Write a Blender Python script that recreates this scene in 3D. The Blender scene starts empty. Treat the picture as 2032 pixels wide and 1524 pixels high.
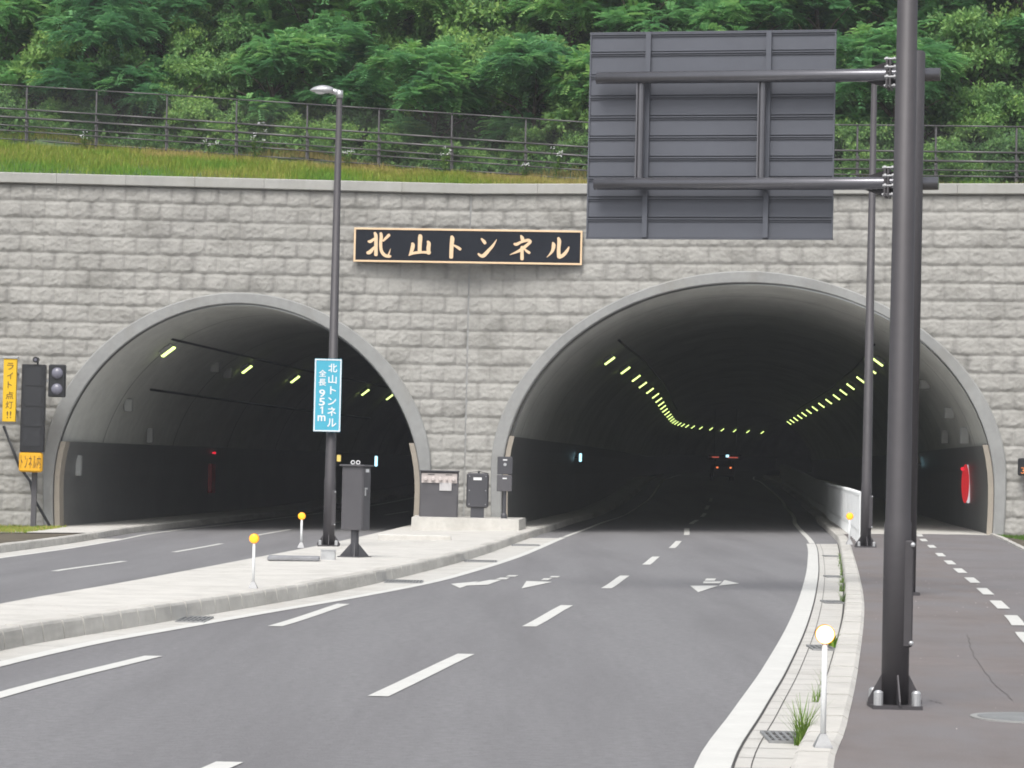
import bpy, math, random
import numpy as np
from mathutils import Vector, Matrix

# ---------------------------------------------------------------- camera, sky, sun, exposure
sc = bpy.context.scene
COL = sc.collection
F_PX, ROLL = 5500.0, 0.0226
PITCH = math.atan(158 * math.cos(ROLL) / F_PX)
cam_d = bpy.data.cameras.new('camera')
cam_d.sensor_width = 36.0
cam_d.lens = 36.0 * F_PX / 2032
cam_d.clip_end = 2000
cam = bpy.data.objects.new('camera', cam_d)
COL.objects.link(cam)
_r0 = Vector((1, 0, 0)); _u0 = Vector((0, -math.sin(PITCH), math.cos(PITCH)))
_r = _r0 * math.cos(ROLL) + _u0 * math.sin(ROLL)
_u = _u0 * math.cos(ROLL) - _r0 * math.sin(ROLL)
_b = -Vector((0, math.cos(PITCH), math.sin(PITCH)))
M = Matrix.Identity(4)
for i in range(3):
    M[i][0] = _r[i]; M[i][1] = _u[i]; M[i][2] = _b[i]
M.translation = Vector((0, 0, 1.8))
cam.matrix_world = M
sc.camera = cam
w = bpy.data.worlds.new('World'); sc.world = w; w.use_nodes = True
nt = w.node_tree
sky = nt.nodes.new('ShaderNodeTexSky'); sky.sky_type = 'NISHITA'; sky.sun_disc = False
SUN_EL, SUN_AZ = math.radians(55), math.radians(196)
sky.sun_elevation = SUN_EL; sky.sun_rotation = SUN_AZ
sky.air_density = 1.0; sky.dust_density = 4.0; sky.ozone_density = 1.0
hs = nt.nodes.new('ShaderNodeHueSaturation'); hs.inputs['Saturation'].default_value = 0.35
bg = nt.nodes['Background']; bg.inputs['Strength'].default_value = 0.115
nt.links.new(sky.outputs[0], hs.inputs['Color']); nt.links.new(hs.outputs[0], bg.inputs['Color'])
sl = bpy.data.lights.new('sun', 'SUN'); sl.energy = 1.5; sl.angle = math.radians(27); sl.color = (1.0, 0.97, 0.93)
so = bpy.data.objects.new('sun', sl); COL.objects.link(so)
so.rotation_euler = (math.radians(90) - SUN_EL, 0, math.pi - SUN_AZ)
so.location = (0, -20, 60)
sc.view_settings.view_transform = 'Standard'; sc.view_settings.look = 'None'
sc.view_settings.gamma = 1; sc.view_settings.exposure = 0.70
sc.cycles.filter_width = 1.8
sc.cycles.max_bounces = 8; sc.cycles.diffuse_bounces = 6; sc.cycles.glossy_bounces = 3
sc.cycles.transmission_bounces = 3; sc.cycles.transparent_max_bounces = 8
try:
    sc.cycles.use_denoising = True
except Exception:
    pass

# ---------------------------------------------------------------- materials
def srgb(r, g, b):
    return tuple(((c / 255) / 12.92 if c / 255 < 0.04045 else ((c / 255 + 0.055) / 1.055) ** 2.4) for c in (r, g, b))
MATS = {}
def mat(name, col, rough=0.7, var=0.0, scale=4.0, metal=0.0, emit=None, es=0.0, bump=0.0, bscale=30.0, spec=0.5, stain=None):
    """plain procedural surface: base colour broken up by object-space noise, optional stain layer and bump"""
    m = bpy.data.materials.new(name); m.use_nodes = True
    n = m.node_tree.nodes; l = m.node_tree.links
    p = n['Principled BSDF']
    p.inputs['Roughness'].default_value = rough; p.inputs['Metallic'].default_value = metal
    p.inputs['Specular IOR Level'].default_value = spec
    tc = n.new('ShaderNodeTexCoord')
    c0 = n.new('ShaderNodeRGB'); c0.outputs[0].default_value = (*col, 1)
    last = c0.outputs[0]
    if var > 0:
        for k, (s, a) in enumerate(((scale, 1.0), (scale * 7.3, 0.6))):
            ns = n.new('ShaderNodeTexNoise'); ns.inputs['Scale'].default_value = s; ns.inputs['Detail'].default_value = 5
            l.new(tc.outputs['Object'], ns.inputs['Vector'])
            mr = n.new('ShaderNodeMapRange'); mr.inputs['From Min'].default_value = 0.3; mr.inputs['From Max'].default_value = 0.7
            mr.inputs['To Min'].default_value = 1 - var * a; mr.inputs['To Max'].default_value = 1 + var * a
            l.new(ns.outputs['Fac'], mr.inputs['Value'])
            mx = n.new('ShaderNodeVectorMath'); mx.operation = 'SCALE'
            l.new(last, mx.inputs[0]); l.new(mr.outputs[0], mx.inputs['Scale'])
            last = mx.outputs[0]
    if stain:
        scol, sx, sy, sz, lo, hi, amt = stain
        mp = n.new('ShaderNodeMapping'); mp.inputs['Scale'].default_value = (sx, sy, sz)
        ns = n.new('ShaderNodeTexNoise'); ns.inputs['Scale'].default_value = 1.0; ns.inputs['Detail'].default_value = 6; ns.inputs['Roughness'].default_value = .65
        l.new(tc.outputs['Object'], mp.inputs['Vector']); l.new(mp.outputs[0], ns.inputs['Vector'])
        mr = n.new('ShaderNodeMapRange'); mr.inputs['From Min'].default_value = lo; mr.inputs['From Max'].default_value = hi
        mr.inputs['To Min'].default_value = 0; mr.inputs['To Max'].default_value = amt
        l.new(ns.outputs['Fac'], mr.inputs['Value'])
        mx = n.new('ShaderNodeMix'); mx.data_type = 'RGBA'
        l.new(mr.outputs[0], mx.inputs[0]); l.new(last, mx.inputs[6]); mx.inputs[7].default_value = (*scol, 1)
        last = mx.outputs[2]
    l.new(last, p.inputs['Base Color'])
    if bump > 0:
        ns = n.new('ShaderNodeTexNoise'); ns.inputs['Scale'].default_value = bscale; ns.inputs['Detail'].default_value = 4
        l.new(tc.outputs['Object'], ns.inputs['Vector'])
        b = n.new('ShaderNodeBump'); b.inputs['Strength'].default_value = bump; b.inputs['Distance'].default_value = 0.02
        l.new(ns.outputs['Fac'], b.inputs['Height']); l.new(b.outputs[0], p.inputs['Normal'])
    if emit:
        p.inputs['Emission Color'].default_value = (*emit, 1); p.inputs['Emission Strength'].default_value = es
    MATS[name] = m
    return m

def leaf_mat(name, cols, rough=0.55, trans=0.42):
    m = bpy.data.materials.new(name); m.use_nodes = True
    n = m.node_tree.nodes; l = m.node_tree.links
    p = n['Principled BSDF']; out = n['Material Output']
    p.inputs['Roughness'].default_value = rough; p.inputs['Specular IOR Level'].default_value = 0.25
    at = n.new('ShaderNodeAttribute'); at.attribute_name = 'tint'
    oi = n.new('ShaderNodeObjectInfo')
    ma = n.new('ShaderNodeMath'); ma.operation = 'MULTIPLY_ADD'; ma.inputs[1].default_value = 0.5; ma.inputs[2].default_value = -0.25
    l.new(oi.outputs['Random'], ma.inputs[0])
    ad = n.new('ShaderNodeMath'); ad.operation = 'ADD'; l.new(at.outputs['Fac'], ad.inputs[0]); l.new(ma.outputs[0], ad.inputs[1])
    cr = n.new('ShaderNodeValToRGB'); els = cr.color_ramp.elements
    els[0].position = 0.0; els[0].color = (*cols[0], 1); els[1].position = 1.0; els[1].color = (*cols[-1], 1)
    for k, c in enumerate(cols[1:-1]):
        e = els.new((k + 1) / (len(cols) - 1)); e.color = (*c, 1)
    l.new(ad.outputs[0], cr.inputs[0]); l.new(cr.outputs[0], p.inputs['Base Color'])
    tr = n.new('ShaderNodeBsdfTranslucent'); l.new(cr.outputs[0], tr.inputs['Color'])
    mx = n.new('ShaderNodeMixShader'); mx.inputs[0].default_value = trans
    l.new(p.outputs[0], mx.inputs[1]); l.new(tr.outputs[0], mx.inputs[2]); l.new(mx.outputs[0], out.inputs['Surface'])
    return m

m_asph = mat('asphalt', (0.192, 0.190, 0.197), .85, .13, 13.0, bump=.6, bscale=40, stain=((.145, .142, .148), .75, .05, .5, .42, .66, .75))
m_walk = mat('brown_asphalt', (0.168, 0.148, 0.143), .88, .10, .6, bump=.35, bscale=60, stain=((.175, .165, .168), .9, .35, .5, .42, .62, .9))
m_cyc = mat('grey_asphalt', (0.175, 0.165, 0.168), .88, .09, .6, bump=.35, bscale=60, stain=((.15, .125, .12), .5, .2, .5, .45, .75, .6))
m_soil = mat('soil', (0.10, 0.085, 0.06), .95, .3, 1.5, bump=.6, bscale=8)
m_hill = mat('slope_soil', (0.07, 0.12, 0.05), .95, .35, 1.2, bump=.6, bscale=6)
m_conc = mat('pale_concrete', (0.565, 0.55, 0.515), .9, .08, 1.6, stain=((.33, .32, .28), 1.2, .8, .6, .5, .8, .55), bump=.2, bscale=40)
m_kerb = mat('kerb_concrete', (0.53, 0.515, 0.48), .9, .09, 1.1, stain=((.25, .24, .22), .6, .25, 2.0, .5, .72, .65), bump=.2, bscale=40)
m_gut = mat('gutter_concrete', (0.52, 0.51, 0.48), .9, .06, 1.3, stain=((.38, .36, .32), 1.5, .5, .6, .5, .8, .6))
m_cop = mat('coping_concrete', (0.37, 0.37, 0.35), .88, .07, 1.0, stain=((.30, .29, .25), 2.2, 2.2, .4, .5, .8, .6))
m_ring = mat('arch_concrete', (0.29, 0.295, 0.29), .85, .10, .9, stain=((.22, .205, .17), .7, .7, .35, .5, .78, .6), bump=.15, bscale=25)
m_block = mat('split_face_block', (0.362, 0.356, 0.334), .9, .10, 1.6, stain=((.17, .168, .15), .7, .7, 1.3, .5, .7, .6), bump=.6, bscale=13)
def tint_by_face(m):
    '''multiply the base colour by the per-face tint of the masonry (block tone, darker along the joints)'''
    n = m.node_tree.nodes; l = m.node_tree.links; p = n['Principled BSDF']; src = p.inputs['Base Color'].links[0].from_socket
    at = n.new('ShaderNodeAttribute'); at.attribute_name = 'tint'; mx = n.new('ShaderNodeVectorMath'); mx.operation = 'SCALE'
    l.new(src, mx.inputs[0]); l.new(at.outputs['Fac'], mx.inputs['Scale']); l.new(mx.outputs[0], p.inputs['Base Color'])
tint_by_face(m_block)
m_lin = mat('lining_concrete', (0.64, 0.65, 0.61), .85, .10, .35, stain=((.42, .42, .39), .6, .12, .6, .5, .75, .5))
m_pan = mat('side_board', (0.17, 0.172, 0.168), .45, .08, .5)
m_edge = mat('board_edge', (0.33, 0.295, 0.245), .8, .08, 2)
m_white = mat('road_paint', (0.60, 0.60, 0.575), .7, .05, 3, stain=((.45, .44, .42), 3, 1.0, 1, .55, .8, .5))
m_brown = mat('brown_steel', (0.070, 0.066, 0.071), .56, .06, 2, metal=.25)
m_panel = mat('sign_back_steel', (0.100, 0.108, 0.130), .55, .05, 1.0, metal=.1)
m_pipe = mat('arm_steel', (0.15, 0.15, 0.165), .24, .05, 2, metal=.55)
m_galv = mat('galvanised_steel', (0.55, 0.56, 0.57), .4, .1, 8, metal=.6)
m_dgalv = mat('dull_galvanised_steel', (0.26, 0.265, 0.275), .5, .1, 8, metal=.4)
m_rail = mat('fence_steel', (0.12, 0.115, 0.12), .45, .05, 2, metal=.3)
m_wire = mat('fence_wire', (0.10, 0.10, 0.10), .5, 0, 2, metal=.3)
m_wht = mat('white_paint', (0.74, 0.76, 0.76), .45, .04, 4)
m_box = mat('cabinet_paint', (0.085, 0.083, 0.09), .5, .06, 2)
m_boxd = mat('dark_cabinet_paint', (0.060, 0.060, 0.068), .45, .06, 2)
m_lpan = mat('hydrant_plate', (0.52, 0.47, 0.45), .6, .05, 5)
m_lgry = mat('notice_plate', (0.50, 0.49, 0.49), .6, .05, 5)
m_black = mat('black_plastic', (0.018, 0.019, 0.022), .35, 0, 2)
m_label = mat('white_label', (0.78, 0.79, 0.80), .5, 0, 2)
m_yel = mat('yellow_sign', (0.80, 0.50, 0.012), .45, .03, 3)
m_yel2 = mat('amber_sign', (0.80, 0.42, 0.015), .45, .03, 3)
m_ink = mat('sign_ink', (0.13, 0.07, 0.02), .6, 0, 3)
m_blue = mat('blue_sign', (0.07, 0.41, 0.56), .4, .02, 3)
m_blk = mat('plaque_board', (0.016, 0.019, 0.026), .6, .10, .8, spec=.12, stain=((.05, .06, .075), 6, 6, .25, .62, .8, .6))
m_gold = mat('plaque_gold', (0.82, 0.60, 0.38), .5, .04, 5)
m_lens = mat('signal_lens', (0.16, 0.16, 0.20), .25, 0, 3)
m_amb = mat('amber_lens', (0.9, 0.45, 0.03), .3, 0, 3, emit=(1.0, .36, .01), es=.62)
m_amb2 = mat('bright_amber_lens', (0.9, 0.6, 0.2), .3, 0, 3, emit=(1.0, .66, .30), es=3.2)
m_ambr = mat('amber_rim', (0.75, 0.30, 0.02), .4, 0, 3)
m_tube = mat('lamp_glass', (0.8, 0.9, 0.5), .3, 0, 3, emit=(.78, 1.0, .30), es=1.5)
m_hous = mat('lamp_housing', (0.42, 0.43, 0.42), .5, .05, 3)
m_red = mat('red_paint', (0.62, 0.012, 0.02), .4, .05, 3)
m_redsign = mat('lit_red_sign', (0.7, 0.02, 0.03), .4, 0, 3, emit=(1, .03, .04), es=.22)
m_whtsign = mat('lit_white_sign', (0.7, 0.7, 0.72), .4, 0, 3, emit=(.9, .95, 1), es=.35)
m_redl = mat('red_light', (0.8, 0.02, 0.03), .4, 0, 3, emit=(1, .02, .05), es=.5)
m_tail = mat('tail_light', (0.8, 0.1, 0.03), .4, 0, 3, emit=(1, .25, .08), es=1.0)
m_bar = mat('red_display_light', (0.5, 0.08, 0.05), .4, 0, 3, emit=(1, .18, .12), es=.35)
m_cyan = mat('blue_white_light', (0.6, 0.8, 0.9), .4, 0, 3, emit=(.45, .85, 1.0), es=1.3)
m_yl = mat('yellow_light', (0.8, 0.7, 0.3), .4, 0, 3, emit=(1, .75, .2), es=.6)
m_car = mat('dark_car_paint', (0.03, 0.03, 0.035), .3, 0, 3, metal=.3)
m_glass = mat('car_glass', (0.02, 0.02, 0.025), .08, 0, 3)
m_rub = mat('rubber', (0.02, 0.02, 0.02), .85, 0, 3)
m_grate = mat('grating_steel', (0.30, 0.305, 0.31), .55, .1, 6, metal=.4)
m_joint = mat('dark_joint', (0.06, 0.058, 0.055), .95, .1, 3)
m_bark = mat('bark', (0.07, 0.055, 0.04), .95, .25, 4, bump=.6, bscale=14)
m_orange = mat('orange_digit', (0.6, 0.2, 0.06), .5, 0, 3, emit=(1, .3, .08), es=.3)
G1 = [(0.09, 0.24, 0.12), (0.15, 0.36, 0.15), (0.23, 0.48, 0.17), (0.38, 0.60, 0.19)]
m_leaf = leaf_mat('locust_leaf', G1)
m_leaf2 = leaf_mat('shrub_leaf', [(0.11, 0.23, 0.10), (0.17, 0.33, 0.12), (0.26, 0.45, 0.14), (0.38, 0.56, 0.16)])
m_grass = leaf_mat('grass_blade', [(0.08, 0.24, 0.025), (0.15, 0.31, 0.03), (0.28, 0.33, 0.045), (0.45, 0.35, 0.13)], .7, .25)
m_weed = leaf_mat('weed_leaf', [(0.06, 0.13, 0.02), (0.13, 0.24, 0.04), (0.22, 0.32, 0.07)], .6, .25)

# ---------------------------------------------------------------- mesh helpers
class MB:
    """collects faces; build() links them as one mesh object"""
    def __init__(s): s.v = []; s.f = []
    def poly(s, pts):
        k = len(s.v); s.v += [tuple(p) for p in pts]; s.f.append(tuple(range(k, k + len(pts))))
    def add(s, vs, fs):
        k = len(s.v); s.v += [tuple(p) for p in vs]; s.f += [tuple(i + k for i in f) for f in fs]
    def box(s, c, size, rz=0.0, bev=0.0, M=None):
        """box centred on c, chamfered vertical and horizontal edges when bev > 0"""
        hx, hy, hz = size[0] / 2, size[1] / 2, size[2] / 2
        def tr(p):
            if M is not None: p = M @ Vector(p); return (p.x + c[0], p.y + c[1], p.z + c[2])
            x, y, z = p
            return (c[0] + x * math.cos(rz) - y * math.sin(rz), c[1] + x * math.sin(rz) + y * math.cos(rz), c[2] + z)
        b = min(bev, hx * .45, hy * .45, hz * .45)
        if b <= 0:
            P = [(x, y, z) for z in (-hz, hz) for x, y in ((-hx, -hy), (hx, -hy), (hx, hy), (-hx, hy))]
            s.add([tr(p) for p in P], [(3, 2, 1, 0), (4, 5, 6, 7), (0, 1, 5, 4), (1, 2, 6, 5), (2, 3, 7, 6), (3, 0, 4, 7)])
            return
        def ring(z, i):
            x, y = hx - i, hy - i
            cc = b
            return [(-x + cc, -y, z), (x - cc, -y, z), (x, -y + cc, z), (x, y - cc, z), (x - cc, y, z), (-x + cc, y, z), (-x, y - cc, z), (-x, -y + cc, z)]
        P = ring(-hz, b) + ring(-hz + b, 0) + ring(hz - b, 0) + ring(hz, b)
        fs = [tuple(range(7, -1, -1)), tuple(range(24, 32))]
        for r in range(3):
            for i in range(8):
                j = (i + 1) % 8; fs.append((r * 8 + i, r * 8 + j, r * 8 + 8 + j, r * 8 + 8 + i))
        s.add([tr(p) for p in P], fs)
    def tube(s, pts, rad, n=12, caps=True):
        """round bar through pts with a radius per point"""
        pts = [Vector(p) for p in pts]
        if not hasattr(rad, '__len__'): rad = [rad] * len(pts)
        k0 = len(s.v)
        for i, p in enumerate(pts):
            d = (pts[min(i + 1, len(pts) - 1)] - pts[max(i - 1, 0)]).normalized()
            a = Vector((0, 0, 1)) if abs(d.z) < .9 else Vector((0, 1, 0))
            x = d.cross(a).normalized(); y = d.cross(x).normalized()
            for j in range(n):
                t = 2 * math.pi * j / n
                q = p + (x * math.cos(t) + y * math.sin(t)) * rad[i]; s.v.append(tuple(q))
        for i in range(len(pts) - 1):
            for j in range(n):
                a = k0 + i * n + j; b = k0 + i * n + (j + 1) % n
                s.f.append((a, b, b + n, a + n))
        if caps:
            s.f.append(tuple(k0 + j for j in range(n - 1, -1, -1))); s.f.append(tuple(k0 + (len(pts) - 1) * n + j for j in range(n)))
    def dome(s, c, r, axis=(0, -1, 0), squash=.6, n=14, rings=5):
        """part sphere bulging along axis"""
        ax = Vector(axis).normalized(); a = Vector((0, 0, 1)) if abs(ax.z) < .9 else Vector((1, 0, 0))
        x = ax.cross(a).normalized(); y = ax.cross(x); k0 = len(s.v); c = Vector(c)
        for i in range(rings):
            t = math.pi / 2 * i / rings
            for j in range(n):
                u = 2 * math.pi * j / n
                s.v.append(tuple(c + (x * math.cos(u) + y * math.sin(u)) * r * math.cos(t) + ax * r * squash * math.sin(t)))
        s.v.append(tuple(c + ax * r * squash)); top = len(s.v) - 1
        for i in range(rings - 1):
            for j in range(n):
                A = k0 + i * n + j; B = k0 + i * n + (j + 1) % n
                s.f.append((A, B, B + n, A + n))
        for j in range(n):
            s.f.append((k0 + (rings - 1) * n + j, k0 + (rings - 1) * n + (j + 1) % n, top))
    def build(s, name, m, parent=None, smooth=False, kind=None, recalc=True):
        me = bpy.data.meshes.new(name); me.from_pydata(s.v, [], s.f); me.materials.append(m)
        if recalc:
            import bmesh
            bm = bmesh.new(); bm.from_mesh(me); bmesh.ops.recalc_face_normals(bm, faces=bm.faces); bm.to_mesh(me); bm.free()
        if smooth:
            me.polygons.foreach_set('use_smooth', [True] * len(me.polygons))
        me.update()
        o = bpy.data.objects.new(name, me); COL.objects.link(o)
        if parent is not None:
            o.parent = parent; o.matrix_parent_inverse = Matrix.Translation(-parent.location)
        if kind: o['kind'] = kind
        return o

def np_mesh(name, V, F, m, parent=None, smooth=False, kind=None, tint=None):
    me = bpy.data.meshes.new(name)
    V = np.ascontiguousarray(V, dtype=np.float32); F = np.ascontiguousarray(F, dtype=np.int32)
    me.vertices.add(len(V)); me.vertices.foreach_set('co', V.ravel())
    k = F.shape[1]
    me.loops.add(F.size); me.loops.foreach_set('vertex_index', F.ravel())
    me.polygons.add(len(F)); me.polygons.foreach_set('loop_start', np.arange(0, F.size, k, dtype=np.int32))
    me.polygons.foreach_set('loop_total', np.full(len(F), k, dtype=np.int32))
    if smooth: me.polygons.foreach_set('use_smooth', np.ones(len(F), dtype=bool))
    me.materials.append(m)
    me.update(calc_edges=True); me.validate()
    if tint is not None:
        a = me.attributes.new('tint', 'FLOAT', 'FACE'); a.data.foreach_set('value', np.asarray(tint, dtype=np.float32))
    if name is None: return me
    o = bpy.data.objects.new(name, me); COL.objects.link(o)
    if parent is not None:
        o.parent = parent; o.matrix_parent_inverse = Matrix.Translation(-parent.location)
    if kind: o['kind'] = kind
    return o

def thing(name, label, cat, loc=(0, 0, 0), group=None):
    o = bpy.data.objects.new(name, None); COL.objects.link(o); o.location = loc; o.empty_display_size = .3
    o['label'] = label; o['category'] = cat
    if group: o['group'] = group
    return o
def tag(o, label, cat, group=None):
    o['label'] = label; o['category'] = cat
    if group: o['group'] = group
    return o
def dup(root, loc, label, rz=0.0, scale=None):
    """a copy of a thing with copies of its parts and sub-parts"""
    r = root.copy(); COL.objects.link(r); r.location = loc; r.rotation_euler = (0, 0, rz); r['label'] = label
    if scale: r.scale = scale
    def rec(src, dst):
        for ch in src.children:
            c = ch.copy(); COL.objects.link(c); c.parent = dst; c.matrix_parent_inverse = ch.matrix_parent_inverse.copy(); rec(ch, c)
    rec(root, r)
    return r

def text_mesh(body, size, bold=0.0):
    c = bpy.data.curves.new('t', 'FONT'); c.body = body; c.size = size; c.align_x = 'CENTER'; c.align_y = 'CENTER'
    c.extrude = 0.004; c.offset = bold; c.resolution_u = 3
    o = bpy.data.objects.new('t', c); COL.objects.link(o)
    bpy.context.view_layer.update()
    me = bpy.data.meshes.new_from_object(o.evaluated_get(bpy.context.evaluated_depsgraph_get()))
    v = [tuple(x.co) for x in me.vertices]; f = [tuple(p.vertices) for p in me.polygons]
    bpy.data.objects.remove(o); bpy.data.curves.remove(c); bpy.data.meshes.remove(me)
    xs = [p[0] for p in v]; ys = [p[1] for p in v]
    cx, cy = (min(xs) + max(xs)) / 2, (min(ys) + max(ys)) / 2
    return [(x - cx, y - cy, z) for x, y, z in v], f, max(xs) - min(xs), max(ys) - min(ys)
def put_text(mb, body, w_, h_, cx, cz, y, bold=0.0, keep=True):
    """glyph fitted to w_ x h_, standing in the X-Z plane and facing -Y"""
    v, f, tw, th = text_mesh(body, 1.0, bold)
    sx, sz = w_ / tw, h_ / th
    mb.add([(cx + x * sx, y - z, cz + yy * sz) for x, yy, z in v], f)

# ---------------------------------------------------------------- survey: ground, alignment
def add_haze():  # thin volume added to lift the dark tones of bores and foliage
    mb = MB(); mb.box((0, 170, 12), (260, 380, 40))
    o = mb.build('haze', bpy.data.materials.new('added_haze'), kind='stuff'); m = o.data.materials[0]; m.use_nodes = True
    n = m.node_tree.nodes; n.remove(n['Principled BSDF']); v = n.new('ShaderNodeVolumePrincipled')
    v.inputs['Density'].default_value = HAZE; v.inputs['Color'].default_value = (.93, .95, 1, 1); v.inputs['Anisotropy'].default_value = 0.2
    m.node_tree.links.new(v.outputs[0], n['Material Output'].inputs['Volume']); o['label'] = 'thin haze added over the whole place to lift its dark tones'
HAZE = 0.00058
def smooth01(t):
    t = min(max(t, 0.0), 1.0); return t * t * (3 - 2 * t)
def g(X, Y):
    """road level: level near the camera, banked towards the tunnels, climbing far inside"""
    return .02 * (min(max(X, -16), 12) - 12) * smooth01((Y - 20) / 58) + (0 if Y < 220 else .006 * (Y - 220)) + .95 * smooth01((Y - 105) / 100)
def curve(pts):
    """smooth X(Y) through surveyed points"""
    P = sorted([(y, x) for x, y in pts]); ys = [p[0] for p in P]; xs = [p[1] for p in P]; n = len(P); m_ = []
    for i in range(n):
        a, b = max(i - 1, 0), min(i + 1, n - 1); m_.append((xs[b] - xs[a]) / (ys[b] - ys[a]))
    def fn(Y):
        if Y <= ys[0]: return xs[0] + m_[0] * (Y - ys[0])
        if Y >= ys[-1]: return xs[-1] + m_[-1] * (Y - ys[-1])
        i = max(k for k in range(n) if ys[k] <= Y); i = min(i, n - 2)
        h = ys[i + 1] - ys[i]; t = (Y - ys[i]) / h
        return ((2 * t**3 - 3 * t**2 + 1) * xs[i] + (t**3 - 2 * t**2 + t) * h * m_[i] + (-2 * t**3 + 3 * t**2) * xs[i + 1] + (t**3 - t**2) * h * m_[i + 1])
    return fn
CR = curve([(4.9, 60), (6.63, 78.7), (8.0, 95), (9.0, 105), (9.8, 114), (10.5, 123), (12.0, 141), (15.2, 187), (19.3, 240), (23.7, 275), (33, 315), (48, 360)])
CL = curve([(-9.6, 60), (-7.95, 80), (-7.55, 85), (-6.6, 97), (-5.4, 112), (-3.8, 128), (-2.9, 138), (.5, 180), (7, 260)])
def off(C, pts, u, y0=88, y1=330, step=8):
    """surveyed points outside, then a constant offset from the tunnel centre line inside"""
    return curve(list(pts) + [(C(y) + u, y) for y in range(y0, y1, step)])
isl_kb = off(CR, [(-5.0, 8), (-4.75, 20), (-4.588, 25.2), (-4.0, 29), (-3.074, 34.65), (-2.262, 40.5), (-1.415, 49.2), (-.765, 56.85), (.472, 74.35)], -5.75)
isl_l = curve([(-6.0, 8), (-5.75, 22), (-5.5, 30.5), (-5.15, 36), (-4.85, 42.3), (-4.5, 51.2), (-4.15, 59.5), (-3.85, 66.8), (-3.5, 74.2), (-2.95, 84)] + [(CL(y) + 4.45, y) for y in range(96, 260, 12)])
line_l = off(CR, [(-5.3, 8), (-4.95, 16), (-4.43, 23), (-4.03, 26.7), (-3.649, 28.95), (-2.939, 33.15), (-2.117, 37.95), (-1.33, 43.35), (-.87, 47.7), (.019, 57.8), (1.328, 75.45)], -4.95)
lane_c = off(CR, [(-1.6, 16.5), (-.968, 21.2), (-.375, 26.2), (.253, 31.1), (.786, 36.4), (1.506, 42.3), (2.024, 47.95), (2.699, 54.25), (3.186, 59.75), (3.928, 66.7), (4.496, 73.25), (5.099, 79.6)], -1.75)
line_r = off(CR, [(.35, 8), (1.146, 16.7), (1.686, 20.6), (2.305, 25.0), (3.299, 32.6), (4.524, 42.7), (5.985, 55.5), (7.642, 71.2)], 1.65)
gut_r = off(CR, [(1.05, 8), (1.833, 17.1), (2.103, 19.0), (2.967, 25.2), (4.119, 33.65), (5.134, 41.7), (6.963, 57.95), (8.191, 69.7)], 2.45)
kerb_r = off(CR, [(1.1, 8), (1.875, 15.75), (2.235, 18.15), (3.018, 23.75), (4.483, 34.8), (5.706, 44.9), (7.288, 58.55), (8.7, 71), (9.131, 75.35)], 2.85)
kerb_l = curve([(-10.6, 5), (-10.62, 50), (-10.73, 58.6), (-10.86, 70.8), (-10.88, 80)] + [(CL(y) - 2.95, y) for y in range(92, 260, 12)])
line_ll = curve([(-10.0, 5), (-10.02, 50), (-10.1, 62), (-10.25, 72), (-10.3, 80)] + [(CL(y) - 2.35, y) for y in range(92, 260, 12)])
lane_l = curve([(-7.6, 5), (-7.559, 46.3), (-7.33, 53), (-7.3, 60.65), (-7.15, 69.2), (-7.1, 77.3), (-6.67, 85)] + [(CL(y) + .8, y) for y in range(97, 260, 12)])
sw_r = off(CR, [(9.0, 5), (9.3, 30), (10.3, 50), (11.521, 62), (13.2, 75.5)], 6.9, 86)

def yrange(y0, y1, step):
    n = max(1, int(round((y1 - y0) / step))); return [y0 + (y1 - y0) * i / n for i in range(n + 1)]
def strip(name, XA, XB, y0, y1, dz, m, step=1.0, nx=1, kind='structure', mb=None, skirt=0):
    own = mb is None; mb = mb or MB(); ys = yrange(y0, y1, step); k0 = len(mb.v)
    for Y in ys:
        a, b = XA(Y), XB(Y)
        for i in range(nx + 1):
            X = a + (b - a) * i / nx; mb.v.append((X, Y, g(X, Y) + dz))
    for j in range(len(ys) - 1):
        for i in range(nx):
            A = k0 + j * (nx + 1) + i; mb.f.append((A, A + 1, A + nx + 2, A + nx + 1))
    if own: return mb.build(name, m, kind=kind, recalc=False)

# ground sheet under everything, as one big sheet
V = []; xs = [-220, -120, -70, -45, -30, -22] + list(range(-20, 41, 1)) + [46, 60, 90, 150, 240]; ysg = [-60, -30, -10] + list(range(0, 122, 2)) + list(range(124, 420, 8)) + [480, 700]
xs = sorted(set(xs)); gm = MB()
for Y in ysg:
    for X in xs: gm.v.append((X, Y, g(X, Y) - .06))
nx_ = len(xs)
for j in range(len(ysg) - 1):
    for i in range(nx_ - 1):
        A = j * nx_ + i; gm.f.append((A, A + 1, A + nx_ + 1, A + nx_))
gm.build('ground', m_soil, kind='structure', recalc=False)
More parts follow.
